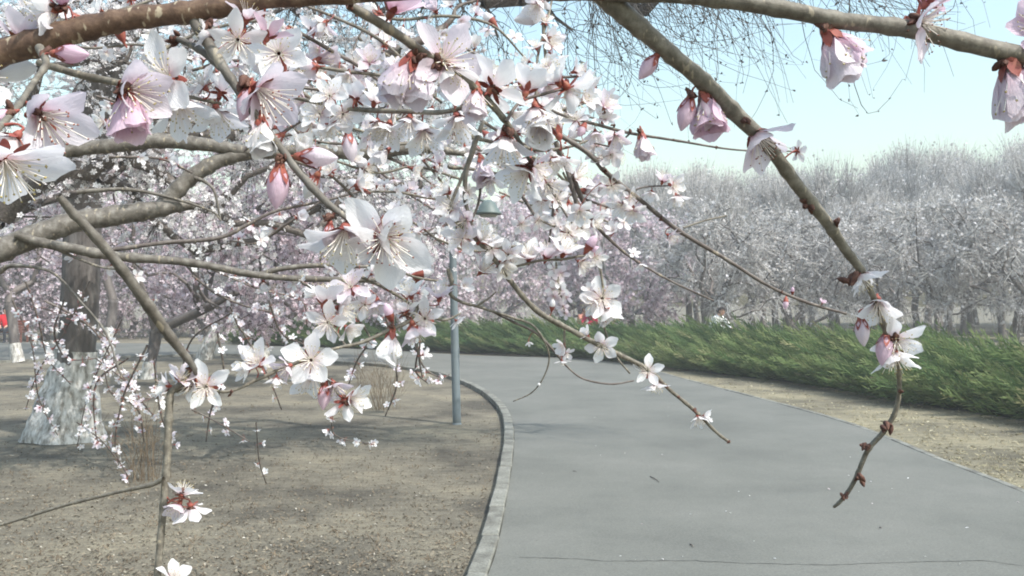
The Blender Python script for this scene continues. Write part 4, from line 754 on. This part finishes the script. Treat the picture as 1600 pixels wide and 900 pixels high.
A.path([(188, 130, 9), (235, 135, 7), (290, 150, 6), (345, 162, 5)], 0.40, 0.46, 'bark_olive')
A.flower(345, 145, 80, (0.2, 0.7, -0.5), 'open', 'white'); A.flower(338, 172, 96, (0.25, -0.9, 0.2), 'half', 'white'); A.flower(318, 135, 84, (-0.5, 0.6, 0.5), 'open', 'white'); A.flower(70, 48, 70, (0.5, 0.8, 0.1), 'half', 'white')
A.scale_buds([(194, 140, 18), (275, 122, 9)])
# shoot from the bough down to the middle clusters
A.path([(545, 8, 15), (600, 40, 15), (650, 74, 14), (690, 100, 12), (735, 132, 12), (772, 168, 11), (802, 206, 8), (822, 240, 6), (835, 268, 5)], 0.45, 0.52, 'bark_olive', part='shoot')
A.flower(612, 18, 104, (0.5, 0.85, 0.1), 'half', 'pink', 0.6); A.flower(640, 95, 86, (-0.45, -1, 0.1), 'cup', 'blush'); A.flower(652, 98, 80, (0.05, -1, 0.1), 'cup', 'blush'); A.flower(692, 96, 150, (0.55, 0.1, 0.75), 'open', 'blush', 1.1)
A.flower(700, 105, 100, (0.2, -1, 0.3), 'half', 'white'); A.flower(770, 138, 124, (0.5, 0.5, -0.45), 'open', 'white', 0.2); A.flower(745, 140, 60, (0.0, -1, 0.3), 'cup', 'blush'); A.flower(788, 214, 104, (0.05, -0.8, 0.15), 'half', 'white', 0.5)
A.flower(822, 142, 90, (0.2, 0.8, -0.35), 'half', 'white'); A.flower(836, 168, 84, (0.1, -1, 0.2), 'half', 'white'); A.flower(824, 265, 98, (-0.5, -0.6, 0.35), 'half', 'white', 0.2); A.flower(832, 260, 72, (0.8, -0.3, 0.3), 'half', 'blush')
A.scale_buds([(650, 88, 16), (684, 98, 18), (770, 140, 10), (795, 200, 14), (828, 255, 10)])
A.path([(790, 190, 6), (812, 160, 5), (845, 148, 5), (884, 138, 4)], 0.5, 0.52, 'bark_dark')
A.flower(887, 138, 112, (0.35, -0.45, -0.35), 'open', 'white', 0.4); A.flower(846, 186, 74, (0, -0.6, 0.8), 'cup', 'white'); A.flower(872, 128, 70, (-0.5, 0.7, 0.4), 'half', 'white')
A.path([(458, 152, 6), (525, 166, 7), (575, 172, 8), (640, 174, 8), (690, 175, 8), (732, 166, 6), (772, 160, 5)], 0.60, 0.56, 'bark_olive')
A.flower(712, 158, 66, (0.1, 1, -0.2), 'half', 'white'); A.flower(714, 184, 96, (0.15, -0.9, 0.35), 'half', 'white', 0.3); A.flower(640, 185, 78, (-0.1, -1, 0.3), 'half', 'white'); A.flower(662, 205, 84, (0.2, -0.9, 0.4), 'half', 'white')
A.flower(608, 195, 74, (-0.2, -0.9, 0.4), 'half', 'white'); A.flower(585, 160, 62, (0.3, 0.8, 0.3), 'half', 'white'); A.flower(515, 150, 72, (0.0, 0.3, 1), 'open', 'white'); A.flower(556, 156, 64, (0.2, 0.6, -0.4), 'open', 'white'); A.flower(516, 196, 76, (0.2, -0.7, -0.1), 'open', 'white'); A.flower(500, 178, 70, (-0.3, 0.2, 0.9), 'open', 'white'); A.flower(590, 192, 66, (0.1, -0.9, 0.5), 'half', 'white'); A.flower(536, 178, 58, (0.3, -0.5, 0.8), 'open', 'white')
A.build()

# grey boughs further back at the left
B = Branch('blossom_branch', 'mossy grey boughs entering from the left edge below the thick brown branch'); B.wk = 0.86
B.path([(-40, 405, 42), (0, 391, 44), (60, 366, 42), (120, 346, 38), (180, 337, 36), (235, 328, 32), (275, 322, 24), (303, 321, 14)], 1.7, 1.9, 'bark_grey', part='bough')
B.path([(250, 326, 28), (275, 300, 30), (300, 275, 28), (345, 250, 26), (395, 238, 24), (430, 238, 22), (480, 235, 22), (560, 238, 26), (640, 231, 24), (700, 236, 14), (745, 243, 8)], 1.88, 2.1, 'bark_grey', part='bough')
B.path([(-50, 262, 22), (40, 246, 24), (130, 232, 25), (190, 226, 26), (250, 220, 27), (320, 226, 24), (395, 238, 20)], 1.75, 1.95, 'bark_grey', part='bough')
B.path([(25, 366, 16), (60, 378, 17), (110, 388, 18), (180, 400, 17), (300, 411, 14), (420, 432, 12), (550, 437, 9), (640, 437, 5)], 1.72, 1.9, 'bark_grey')
B.path([(405, 429, 10), (450, 418, 10), (520, 414, 9), (580, 416, 6), (640, 404, 3)], 1.85, 1.95, 'bark_grey')
B.path([(165, 392, 9), (250, 380, 8), (340, 372, 8), (385, 352, 7), (430, 330, 6), (500, 315, 5), (560, 300, 4)], 1.8, 1.95, 'bark_dark')
B.path([(550, 97, 16), (600, 86, 17), (640, 70, 18), (680, 52, 15), (706, 30, 9), (716, 10, 6), (760, -4, 5)], 1.5, 1.6, 'bark_dark'); B.path([(440, 112, 16), (490, 112, 18), (540, 130, 14), (600, 140, 10), (680, 150, 8)], 1.5, 1.6, 'bark_dark'); B.path([(665, 60, 12), (690, 78, 10), (720, 110, 8), (728, 150, 6)], 1.5, 1.5, 'bark_dark')
B.path([(120, 300, 9), (200, 296, 7), (270, 310, 5), (330, 330, 4), (345, 345, 3)], 1.8, 1.9, 'bark_grey'); B.path([(345, 345, 3), (335, 300, 5), (322, 285, 6), (300, 276, 8)], 1.9, 1.9, 'bark_grey'); B.path([(170, 245, 5), (250, 248, 5), (300, 270, 4)], 1.8, 1.85, 'bark_dark'); B.path([(70, 382, 5), (150, 415, 5), (190, 425, 4), (235, 470, 3)], 1.75, 1.75, 'bark_grey'); B.path([(0, 425, 10), (20, 415, 8), (80, 425, 5), (125, 470, 4), (165, 520, 4), (190, 590, 3)], 1.7, 1.6, 'bark_grey')
B.path([(380, 235, 8), (400, 225, 6), (470, 208, 5), (540, 214, 4)], 1.9, 1.9, 'bark_dark'); B.path([(500, 316, 4), (440, 355, 5), (400, 380, 3), (360, 376, 3)], 1.9, 1.9, 'bark_dark')
B.path([(640, 231, 6), (700, 262, 5), (760, 258, 4), (820, 250, 3)], 2.0, 2.0, 'bark_dark'); B.path([(560, 238, 7), (620, 290, 5), (680, 330, 4), (700, 352, 3)], 2.05, 2.0, 'bark_dark'); B.path([(590, 240, 6), (640, 262, 5), (690, 300, 3)], 2.05, 2.05, 'bark_dark')
B.along(34, -1, which=(11, 12, 14, 15), rng_=(0.3, 1.0)); B.along(30, -1, which=(3, 4, 5), rng_=(0.5, 1.0)); B.along(17, -1, which=(16, 17, 18, 19, 20), rng_=(0.1, 1.0)); B.along(24, -1, which=(6, 7, 8), rng_=(0.15, 1.0))
B.build()

# brown shoot hanging in the lower left
Cc = Branch('blossom_branch', 'bare brown shoot sloping down to a white flower with a pale straight twig below it')
Cc.path([(92, 306, 10), (108, 326, 14), (145, 366, 15), (190, 420, 16), (240, 490, 17), (275, 538, 15), (300, 570, 10), (306, 585, 6)], 0.75, 0.86, 'bark_grey', part='shoot')
Cc.path([(300, 572, 9), (282, 600, 9), (268, 612, 11), (264, 640, 12), (262, 700, 12), (258, 762, 12), (252, 830, 11), (246, 900, 11), (240, 960, 10)], 0.86, 0.84, 'bark_olive')
Cc.path([(256, 748, 8), (235, 758, 7), (180, 770, 5), (100, 790, 5), (30, 812, 4), (-20, 826, 4)], 0.84, 0.9, 'bark_olive')
Cc.path([(275, 612, 5), (310, 605, 5), (355, 612, 5), (400, 594, 6), (450, 572, 6), (520, 546, 5), (565, 535, 6), (610, 515, 6), (640, 500, 7), (660, 468, 5)], 0.86, 0.98, 'bark_olive')
Cc.flower(322, 604, 88, (0.15, 0.1, 1), 'open', 'white', 0.5, style='_narrow'); Cc.flower(302, 596, 62, (-0.3, -0.1, 0.6), 'half', 'white', style='_narrow'); Cc.flower(282, 594, 50, (0.4, 0.8, 0.4), 'half', 'blush'); Cc.flower(264, 604, 46, (-0.9, 0.1, 0.2), 'half', 'white')
Cc.flower(284, 772, 62, (0.25, 0.8, -0.4), 'open', 'white', style='_narrow'); Cc.flower(298, 792, 64, (0.15, -0.9, -0.1), 'open', 'white'); Cc.flower(280, 788, 50, (-0.2, -0.6, 0.6), 'half', 'blush'); Cc.flower(270, 905, 52, (0.4, 0.9, 0.3), 'half', 'white')
Cc.flower(404, 568, 66, (-0.2, 0.5, 0.6), 'half', 'white', style='_narrow'); Cc.flower(390, 575, 50, (-0.7, 0.0, 0.6), 'half', 'white')
Cc.flower(486, 563, 96, (0.15, 0.25, 0.95), 'open', 'white', 0.2); Cc.flower(488, 582, 84, (-0.15, -0.85, 0.45), 'half', 'white', 0.8); Cc.flower(508, 603, 36, (-0.05, -1, 0.2), 'bud', 'pink'); Cc.flower(522, 600, 52, (0.4, -0.7, 0.4), 'half', 'blush'); Cc.flower(538, 628, 70, (0.2, -0.55, -0.5), 'open', 'white', style='_narrow'); Cc.flower(548, 622, 56, (0.8, 0.1, 0.3), 'half', 'white'); Cc.flower(452, 572, 50, (-0.6, -0.4, 0.5), 'half', 'blush'); Cc.flower(432, 590, 36, (0, -1, 0.3), 'half', 'white')
Cc.flower(612, 520, 58, (-0.1, -1, 0.25), 'cup', 'white'); Cc.flower(612, 500, 26, (-0.3, 0.9, 0.2), 'bud', 'pink'); Cc.flower(664, 498, 66, (0.05, 0.05, 1), 'open', 'white', 0.35, style='_narrow'); Cc.flower(634, 488, 64, (-0.2, 0.7, -0.4), 'open', 'white'); Cc.flower(645, 508, 72, (0.2, -0.8, -0.1), 'half', 'blush'); Cc.flower(686, 466, 50, (0.1, 0.9, 0.1), 'half', 'blush'); Cc.flower(642, 462, 54, (-0.2, 0.9, 0.3), 'half', 'white')
Cc.scale_buds([(300, 578, 8), (292, 600, 8), (285, 766, 7), (300, 796, 7), (360, 612, 6), (505, 598, 6), (540, 624, 9), (612, 508, 7), (634, 492, 7)])
Cc.path([(540, 540, 4), (520, 510, 4), (508, 482, 4), (540, 462, 4), (560, 450, 4)], 0.97, 1.0, 'bark_olive')
Cc.path([(510, 560, 3), (512, 590, 4), (530, 618, 4)], 0.96, 0.95, 'bark_olive')
Cc.flower(512, 504, 66, (0.05, -0.05, 1), 'open', 'white', 0.1); Cc.flower(506, 474, 76, (0.1, 0.8, -0.1), 'half', 'white'); Cc.flower(530, 482, 60, (0.8, -0.3, 0.4), 'half', 'white', style='_narrow'); Cc.flower(542, 512, 44, (0.7, -0.5, 0.4), 'half', 'white'); Cc.flower(570, 476, 50, (0.1, -0.3, 0.9), 'open', 'white'); Cc.flower(548, 448, 70, (-0.1, 0.4, 0.7), 'open', 'blush'); Cc.flower(590, 470, 42, (0.2, -0.9, 0.4), 'half', 'blush')
Cc.build()

# thin twig that crosses the path
D = Branch('blossom_branch', 'thin blossoming twig slanting across the lamp post and the grey path to a bare tip')
D.path([(712, 345, 7), (735, 365, 7), (752, 382, 7), (775, 408, 8), (800, 442, 8), (840, 486, 9), (900, 520, 8), (950, 546, 8), (1010, 576, 7), (1050, 612, 6), (1085, 641, 6), (1120, 676, 5), (1140, 691, 5)], 0.95, 1.05, 'bark_olive')
D.path([(785, 421, 5), (815, 414, 4), (845, 407, 4), (880, 405, 4), (912, 400, 4), (935, 405, 3)], 0.97, 1.0, 'bark_olive')
D.path([(882, 510, 3), (882, 530, 4), (883, 545, 3)], 1.0, 1.0, 'bark_olive')
D.flower(722, 372, 72, (0, 0.1, 1), 'open', 'white', 0.3, style='_narrow'); D.flower(750, 376, 64, (0.5, 0.6, 0.4), 'half', 'white'); D.flower(768, 388, 52, (0.1, 0.2, 0.9), 'open', 'white', st='d'); D.flower(794, 398, 60, (0.2, -0.3, 0.9), 'open', 'white'); D.flower(752, 424, 52, (0.5, 0.5, 0.3), 'half', 'white', style='_narrow'); D.flower(826, 404, 56, (0.0, 0.8, 0.5), 'half', 'white', style='_narrow'); D.flower(853, 402, 52, (0.3, 0.9, 0.2), 'half', 'blush'); D.flower(880, 396, 60, (0.3, 0.8, 0.3), 'half', 'white'); D.flower(906, 410, 42, (0.6, -0.4, 0.5), 'half', 'white'); D.flower(916, 392, 26, (0.5, 0.8, 0.2), 'bud', 'pink'); D.flower(930, 402, 40, (0.4, -0.3, 0.8), 'open', 'white')
D.flower(782, 412, 50, (0.5, -0.6, 0.6), 'half', 'white'); D.flower(918, 524, 30, (-0.4, 0.4, 0.2), 'half', 'white'); D.flower(940, 540, 52, (-0.05, -0.35, 0.9), 'open', 'white', 0.6); D.flower(1012, 580, 50, (-0.1, 0.3, 0.7), 'open', 'white', 0.2, style='_narrow'); D.flower(1025, 600, 46, (0.05, -1, 0.05), 'open', 'white'); D.flower(1090, 650, 36, (0.2, -0.9, 0.4), 'half', 'white'); D.flower(1100, 650, 28, (0.9, 0.1, 0.3), 'half', 'white')
D.flower(880, 540, 30, (-0.5, -0.2, 0.5), 'half', 'white'); D.flower(885, 552, 28, (0.4, -0.5, 0.6), 'open', 'white'); D.flower(878, 564, 30, (0.1, -1, 0.1), 'open', 'white'); D.flower(862, 484, 16, (0.1, 0.9, 0.3), 'bud', 'white')
D.scale_buds([(1026, 593, 5), (1042, 604, 4), (1084, 642, 6), (1060, 620, 4), (1138, 690, 4)])
D.path([(700, 330, 5), (712, 300, 5), (725, 270, 6), (738, 240, 8), (742, 220, 8)], 0.95, 0.95, 'bark_olive'); D.path([(738, 352, 5), (733, 335, 5), (727, 312, 7), (728, 270, 8), (742, 225, 8), (755, 190, 6)], 0.95, 0.92, 'bark_grey'); D.path([(735, 345, 4), (745, 325, 4), (750, 300, 4), (752, 262, 3)], 0.95, 0.95, 'bark_dark')
D.flower(708, 325, 62, (-0.3, 0.4, 0.8), 'open', 'white'); D.flower(728, 345, 56, (-0.5, -0.3, 0.7), 'open', 'blush'); D.flower(765, 278, 52, (0.2, -0.8, 0.5), 'half', 'white'); D.flower(752, 250, 50, (0.2, -0.9, 0.5), 'cup', 'blush'); D.flower(700, 300, 46, (-0.6, 0.4, 0.4), 'half', 'white'); D.flower(732, 300, 34, (0.5, 0.2, 0.8), 'open', 'white')
D.build()

# twigs over the sky and the silvery wood
E_ = Branch('blossom_branch', 'thin dark twig running from the blossom mass down right across the silvery wood')
E_.path([(850, 196, 7), (868, 207, 8), (920, 240, 8), (950, 272, 8), (1000, 312, 7), (1060, 360, 7), (1130, 402, 6), (1200, 446, 5), (1260, 472, 5), (1322, 490, 4)], 0.85, 0.95, 'bark_dark')
E_.path([(1068, 356, 3), (1100, 345, 3), (1135, 337, 3)], 0.9, 0.92, 'bark_olive'); E_.path([(985, 300, 2.5), (1008, 292, 3), (1045, 290, 2)], 0.88, 0.88, 'bark_dark')
E_.flower(944, 246, 44, (-0.3, 0.4, 0.7), 'open', 'white'); E_.flower(953, 222, 40, (0.3, 0.9, 0.2), 'half', 'blush'); E_.flower(955, 290, 46, (0.1, -0.4, 0.9), 'open', 'white'); E_.flower(984, 308, 34, (0.5, -0.2, 0.8), 'open', 'white'); E_.flower(905, 330, 48, (0.1, -0.6, 0.8), 'open', 'white'); E_.flower(988, 330, 50, (-0.2, -0.7, 0.5), 'open', 'white'); E_.flower(972, 320, 44, (-0.6, -0.3, 0.6), 'half', 'white')
E_.flower(1035, 284, 36, (0.2, 0.7, 0.2), 'half', 'blush'); E_.flower(1052, 290, 48, (0.6, -0.1, 0.7), 'open', 'white'); E_.flower(1056, 306, 42, (0.2, -0.9, 0.4), 'half', 'white'); E_.flower(1018, 300, 30, (-0.2, -0.8, 0.5), 'half', 'white'); E_.flower(1045, 368, 34, (0.7, -0.5, 0.3), 'half', 'blush'); E_.flower(1238, 459, 10, (0, 1, 0.2), 'bud', 'pink'); E_.flower(1228, 466, 16, (-0.1, -1, 0.2), 'bud', 'pink'); E_.flower(1285, 474, 16, (0.4, 0.9, 0.2), 'half', 'pink'); E_.scale_buds([(946, 268, 6), (1032, 342, 5), (1222, 456, 3), (948, 242, 4)])
E_.build()
Fb = Branch('blossom_branch', 'fine twig bearing flowers and buds across the pale sky beneath the long olive shoot')
Fb.path([(862, 172, 4), (880, 180, 5), (930, 194, 5), (985, 208, 5), (1060, 220, 4), (1140, 233, 3), (1200, 236, 3), (1244, 236, 2.5)], 0.8, 0.85, 'bark_dark')
Fb.path([(985, 208, 3), (960, 228, 3), (930, 224, 3)], 0.82, 0.84, 'bark_dark')
Fb.flower(945, 168, 44, (0.4, 0.5, 0.5), 'half', 'blush'); Fb.flower(944, 186, 46, (0.0, 0.6, 0.7), 'open', 'white'); Fb.flower(914, 194, 22, (-0.4, -0.8, 0.3), 'bud', 'pink'); Fb.flower(930, 206, 40, (0, -0.9, 0.4), 'half', 'blush'); Fb.flower(962, 212, 44, (0.2, -0.8, 0.4), 'half', 'blush'); Fb.flower(954, 242, 42, (0.2, -0.3, 0.9), 'open', 'white'); Fb.flower(1002, 210, 46, (0.15, -1, 0.1), 'cup', 'blush'); Fb.flower(900, 188, 50, (-0.2, 0.6, 0.7), 'open', 'white'); Fb.scale_buds([(985, 204, 5), (960, 196, 5), (998, 204, 6), (945, 176, 4), (1052, 219, 3), (1120, 230, 3)])
Fb.build()
Gb = Branch('blossom_branch', 'slender dark twigs with sparse flowers before the lilac trees right of the lamp head')
Gb.path([(868, 222, 9), (880, 250, 9), (896, 282, 9), (915, 322, 7), (932, 352, 6), (960, 381, 5), (990, 405, 4), (1050, 440, 3.5), (1115, 470, 3)], 1.05, 1.15, 'bark_dark')
Gb.path([(885, 262, 7), (896, 300, 7), (906, 340, 6), (910, 362, 4)], 1.06, 1.06, 'bark_dark'); Gb.path([(835, 250, 6), (862, 296, 5), (880, 328, 4), (893, 348, 4)], 1.05, 1.05, 'bark_dark'); Gb.path([(866, 290, 4), (864, 330, 4), (858, 378, 3)], 1.06, 1.06, 'bark_dark'); Gb.path([(812, 300, 5), (828, 325, 5), (842, 342, 4), (880, 360, 3)], 1.05, 1.05, 'bark_dark')
Gb.path([(918, 360, 3), (930, 385, 4), (938, 420, 4), (943, 460, 4), (942, 500, 4), (952, 535, 3.5), (965, 560, 3), (984, 583, 3)], 1.08, 1.08, 'bark_olive'); Gb.path([(868, 392, 3), (870, 425, 4), (876, 460, 4), (882, 490, 3)], 1.08, 1.08, 'bark_olive')
Gb.flower(940, 466, 78, (0.15, 0.1, 0.9), 'open', 'white', 0.5); Gb.flower(932, 472, 52, (-0.8, -0.3, 0.4), 'half', 'white'); Gb.flower(948, 482, 54, (0.3, -0.9, 0.3), 'half', 'white'); Gb.flower(922, 455, 26, (-0.4, 0.6, 0.5), 'half', 'white'); Gb.flower(946, 503, 14, (-0.3, -0.4, 0.6), 'bud', 'white')
for x, y, s_2 in ((866, 420, 28), (876, 428, 30), (870, 440, 26), (864, 452, 28), (878, 456, 32), (884, 464, 26), (866, 464, 26), (880, 480, 24), (884, 490, 20)): Gb.flower(x, y, s_2, (random.uniform(-0.6, 0.6), random.uniform(-0.6, 0.3), 0.8), 'open', random.choice(('white', 'blush')))
Gb.flower(888, 364, 54, (0.2, 0.2, 0.9), 'open', 'white'); Gb.flower(904, 355, 50, (0.6, -0.1, 0.7), 'open', 'white'); Gb.flower(924, 348, 44, (0.9, -0.1, 0.4), 'half', 'white'); Gb.flower(870, 350, 40, (-0.4, 0.3, 0.8), 'open', 'white'); Gb.flower(898, 278, 56, (0.5, 0.3, 0.4), 'half', 'white'); Gb.flower(855, 288, 66, (0.3, -0.5, 0.8), 'open', 'white'); Gb.flower(870, 312, 44, (0.4, 0.2, 0.7), 'open', 'white'); Gb.flower(990, 396, 22, (0.3, 0.5, 0.6), 'open', 'white'); Gb.flower(1000, 412, 22, (0.1, -0.8, 0.4), 'half', 'white'); Gb.flower(975, 348, 30, (0.3, 0.3, 0.8), 'open', 'white'); Gb.flower(958, 360, 28, (-0.3, 0.4, 0.6), 'half', 'white'); Gb.flower(925, 385, 22, (0.4, -0.4, 0.6), 'bud', 'pink'); Gb.flower(846, 312, 42, (-0.3, -0.2, 0.9), 'open', 'white'); Gb.flower(815, 350, 34, (0.2, -0.4, 0.8), 'open', 'white'); Gb.flower(840, 345, 34, (0.2, -0.4, 0.8), 'open', 'white')
Gb.build()
Hb = Branch('blossom_branch', 'nearly bare fine twig trailing in a loop over the path beside the lamp post')
Hb.path([(706, 440, 6), (704, 460, 6), (722, 472, 5), (750, 480, 4.5), (800, 496, 4), (832, 508, 3.4), (852, 536, 3), (858, 562, 2.6), (848, 592, 2.4), (830, 614, 2), (802, 627, 1.6)], 1.25, 1.3, 'bark_olive'); Hb.path([(768, 486, 3.5), (800, 502, 4), (840, 522, 4), (872, 556, 4), (885, 572, 3), (912, 592, 3), (955, 600, 3), (990, 595, 2.5)], 1.27, 1.3, 'bark_dark'); Hb.path([(700, 420, 7), (706, 440, 8)], 1.25, 1.25, 'bark_olive'); Hb.path([(745, 478, 4), (765, 465, 3), (775, 456, 2)], 1.26, 1.26, 'bark_olive')
Hb.flower(725, 446, 30, (0.5, 0.1, 0.7), 'half', 'white'); Hb.flower(698, 445, 26, (-0.6, 0.1, 0.7), 'half', 'white'); Hb.flower(826, 534, 14, (0.1, -0.8, 0.5), 'half', 'white'); Hb.flower(842, 600, 8, (0, 0, 1), 'bud', 'white'); Hb.build()

# dense flowering twigs that make up the white mass
def mass(name_label, paths, d, step, size=-1):
    b = Branch('blossom_spray', name_label, 'flowering twigs of the white blossom mass')
    for p in paths: b.path(p, d * random.uniform(0.95, 1.0), d * random.uniform(1.0, 1.08), random.choice(('bark_dark', 'bark_grey', 'bark_olive')))
    b.along(step, size); b.build()
mass('dense upright column of white blossom against the sky at the top middle', [[(872, 175, 6), (856, 110, 6), (850, 60, 5), (846, 5, 4), (842, -30, 4)], [(838, 150, 5), (840, 90, 4), (858, 20, 4), (866, -20, 3)]], 0.95, 17)
mass('crowded white flowers on twigs crossing right of the top middle below the column', [[(770, 170, 6), (830, 180, 6), (900, 165, 5), (935, 150, 4)], [(800, 225, 6), (850, 235, 6), (905, 225, 4), (940, 205, 3)], [(820, 110, 4), (870, 120, 5), (920, 118, 3)]], 0.88, 22)
mass('white flowering twigs under the grey bough in the middle with flowers packed close', [[(600, 180, 6), (690, 205, 6), (780, 225, 6), (850, 255, 5), (900, 300, 4)], [(640, 130, 5), (700, 150, 5), (770, 200, 5), (830, 230, 4)], [(700, 260, 5), (770, 270, 5), (830, 290, 5), (880, 330, 4)]], 1.15, 27)
mass('white flowering twigs between the brown bough and the horizontal olive twig', [[(400, 70, 6), (460, 95, 6), (530, 110, 6), (610, 120, 5), (680, 140, 4)], [(450, 40, 5), (510, 75, 6), (570, 110, 5), (640, 165, 4)], [(480, 10, 4), (530, 30, 5), (590, 60, 5), (650, 110, 4)]], 0.95, 26)
mass('flowering twigs behind the pink buds at the left of the middle', [[(420, 110, 6), (480, 150, 6), (540, 195, 5), (600, 215, 4)], [(430, 215, 5), (480, 185, 5), (550, 165, 4)], [(455, 250, 5), (510, 270, 5), (545, 300, 5), (560, 320, 4)]], 0.95, 24)
mass('pale flowering twigs behind the hanging flowers at the upper left', [[(230, 90, 6), (290, 60, 6), (350, 40, 5), (420, 30, 4)], [(120, 30, 5), (190, 15, 5), (250, -5, 4)], [(300, 110, 5), (360, 95, 5), (430, 100, 5), (500, 130, 4)], [(160, 190, 5), (240, 185, 5), (330, 195, 4)]], 1.15, 27)
mass('white flowering twigs around the lamp head', [[(680, 372, 4), (735, 392, 4), (800, 385, 4), (850, 388, 3)], [(660, 250, 4), (690, 285, 4), (708, 330, 4), (715, 365, 3)], [(880, 270, 4), (900, 310, 4), (925, 350, 4)]], 1.4, 30)
mass('far small flowered twigs over the sky at the top middle', [[(560, 10, 5), (620, 30, 5), (700, 25, 5), (770, 40, 4), (820, 90, 3)], [(700, 60, 4), (750, 90, 4), (800, 130, 4), (850, 150, 3)], [(640, 55, 4), (610, 100, 4), (580, 150, 4)]], 1.5, 24)
mass('small flowered twigs hanging below the big white flowers in the middle', [[(560, 430, 5), (610, 455, 5), (650, 480, 4), (690, 500, 4), (720, 490, 3)], [(590, 400, 4), (640, 430, 4), (690, 440, 4)], [(470, 440, 4), (520, 470, 4), (560, 500, 4), (580, 530, 3)], [(640, 450, 4), (655, 520, 3), (655, 560, 3), (660, 590, 2)]], 1.45, 24)
mass('white flowers crowded on twigs above the horizontal olive twig', [[(640, 60, 5), (700, 110, 5), (760, 120, 5), (830, 110, 4)], [(560, 60, 5), (610, 90, 5), (650, 130, 4), (690, 160, 4)], [(430, 130, 5), (500, 140, 5), (570, 140, 5), (640, 150, 4)]], 1.1, 22)
mass('white flowers crowded on twigs around the right end of the grey bough', [[(560, 215, 5), (620, 225, 5), (700, 215, 4), (760, 200, 4)], [(700, 200, 5), (760, 240, 5), (820, 250, 5), (880, 240, 4)], [(520, 250, 4), (590, 270, 4), (650, 260, 4), (720, 280, 4)]], 1.3, 26)
mass('white flowers on twigs thinning out towards the sky on the right of the mass', [[(850, 160, 4), (890, 175, 4), (930, 185, 3)], [(880, 215, 4), (920, 225, 4), (960, 250, 3)], [(830, 290, 4), (880, 300, 4), (940, 320, 4), (1000, 335, 3)], [(900, 110, 3), (925, 130, 3), (945, 170, 3)]], 1.15, 20)
mass('small white flowers on fine twigs filling the gap above the mossy grey boughs', [[(150, 150, 4), (230, 170, 4), (320, 165, 4), (400, 200, 3)], [(420, 160, 4), (480, 215, 4), (560, 225, 4), (640, 215, 3)], [(60, 60, 3), (140, 75, 4), (220, 70, 4), (300, 95, 3)]], 1.5, 17)
mass('small white flowers on fine twigs between the white mass and the lamp head', [[(560, 300, 3), (620, 300, 4), (680, 310, 4), (730, 300, 3)], [(600, 330, 3), (650, 350, 4), (690, 380, 3)], [(780, 300, 3), (830, 320, 4), (900, 330, 4), (960, 350, 3)]], 1.6, 15)
# trailing sprays of tiny blossoms in the lower left
def spray(lab, paths, d, step):
    b = Branch('blossom_spray', lab, 'trailing sprays of tiny blossoms over the soil'); 
    for p in paths: b.path(p, d * 0.97, d * 1.03, 'bark_dark', nodes=False)
    b.along(step, -1, kinds=('open', 'open', 'half'), cols=('white', 'white', 'blush')); b.build()
spray('trailing spray of tiny pink white blossoms in front of the broad whitewashed trunk', [[(20, 470, 3), (50, 540, 2), (60, 620, 2), (90, 680, 1.5)], [(140, 440, 3), (100, 520, 2), (60, 580, 2), (40, 640, 1.5)], [(190, 500, 2), (140, 610, 2), (120, 700, 1.5)], [(150, 560, 2), (200, 600, 2), (230, 640, 2)], [(60, 480, 2), (130, 500, 2), (180, 540, 2)], [(160, 560, 2), (180, 620, 2), (260, 620, 2)]] + [[(70, 470, 4), (110, 490, 4), (150, 520, 3), (190, 585, 3), (240, 650, 2)], [(40, 440, 3), (60, 500, 3), (75, 560, 2), (110, 600, 2)], [(100, 470, 3), (85, 520, 3), (105, 560, 2), (150, 560, 2)], [(120, 660, 2), (160, 690, 2), (200, 740, 2)]], 3.2, 10)
spray('trailing spray of tiny pale blossoms between the shoot and the pale straight twig', [[(230, 540, 4), (205, 590, 3), (190, 630, 3), (180, 700, 2), (200, 745, 2)], [(200, 560, 3), (150, 600, 3), (150, 680, 2), (160, 690, 2)], [(240, 560, 3), (250, 640, 3), (270, 700, 2)], [(170, 610, 3), (215, 640, 3), (225, 690, 2)]], 3.0, 9)
spray('trailing spray of tiny blossoms hanging right of the pale straight twig', [[(340, 520, 4), (350, 590, 3), (330, 640, 3), (322, 690, 2)], [(380, 520, 3), (420, 590, 3), (440, 640, 2)], [(300, 640, 3), (340, 660, 2), (390, 690, 2)], [(400, 660, 2), (405, 720, 2), (416, 755, 2)], [(360, 490, 3), (300, 530, 3), (280, 600, 2)]], 3.0, 20)
spray('trailing spray of tiny blossoms beside the brown shrub left of the lamp post', [[(600, 480, 4), (612, 540, 3), (620, 600, 3), (602, 650, 2)], [(640, 500, 3), (660, 570, 3), (690, 590, 2), (702, 585, 2)], [(590, 520, 3), (560, 560, 3), (545, 600, 2)], [(655, 540, 3), (650, 580, 3), (670, 600, 2)], [(520, 640, 2), (524, 680, 2), (585, 695, 2)]], 2.8, 12)
spray('trailing spray of tiny lilac blossoms over the forked tree in the left middle', [[(300, 430, 4), (340, 460, 4), (390, 480, 3), (440, 490, 3)], [(330, 420, 4), (400, 450, 3), (470, 470, 3), (480, 510, 2)], [(360, 480, 3), (380, 520, 3), (420, 540, 2)], [(420, 470, 3), (440, 520, 3), (480, 540, 2)]], 3.4, 9)
print('flowers', NF[0], 'objects', len(bpy.data.objects))
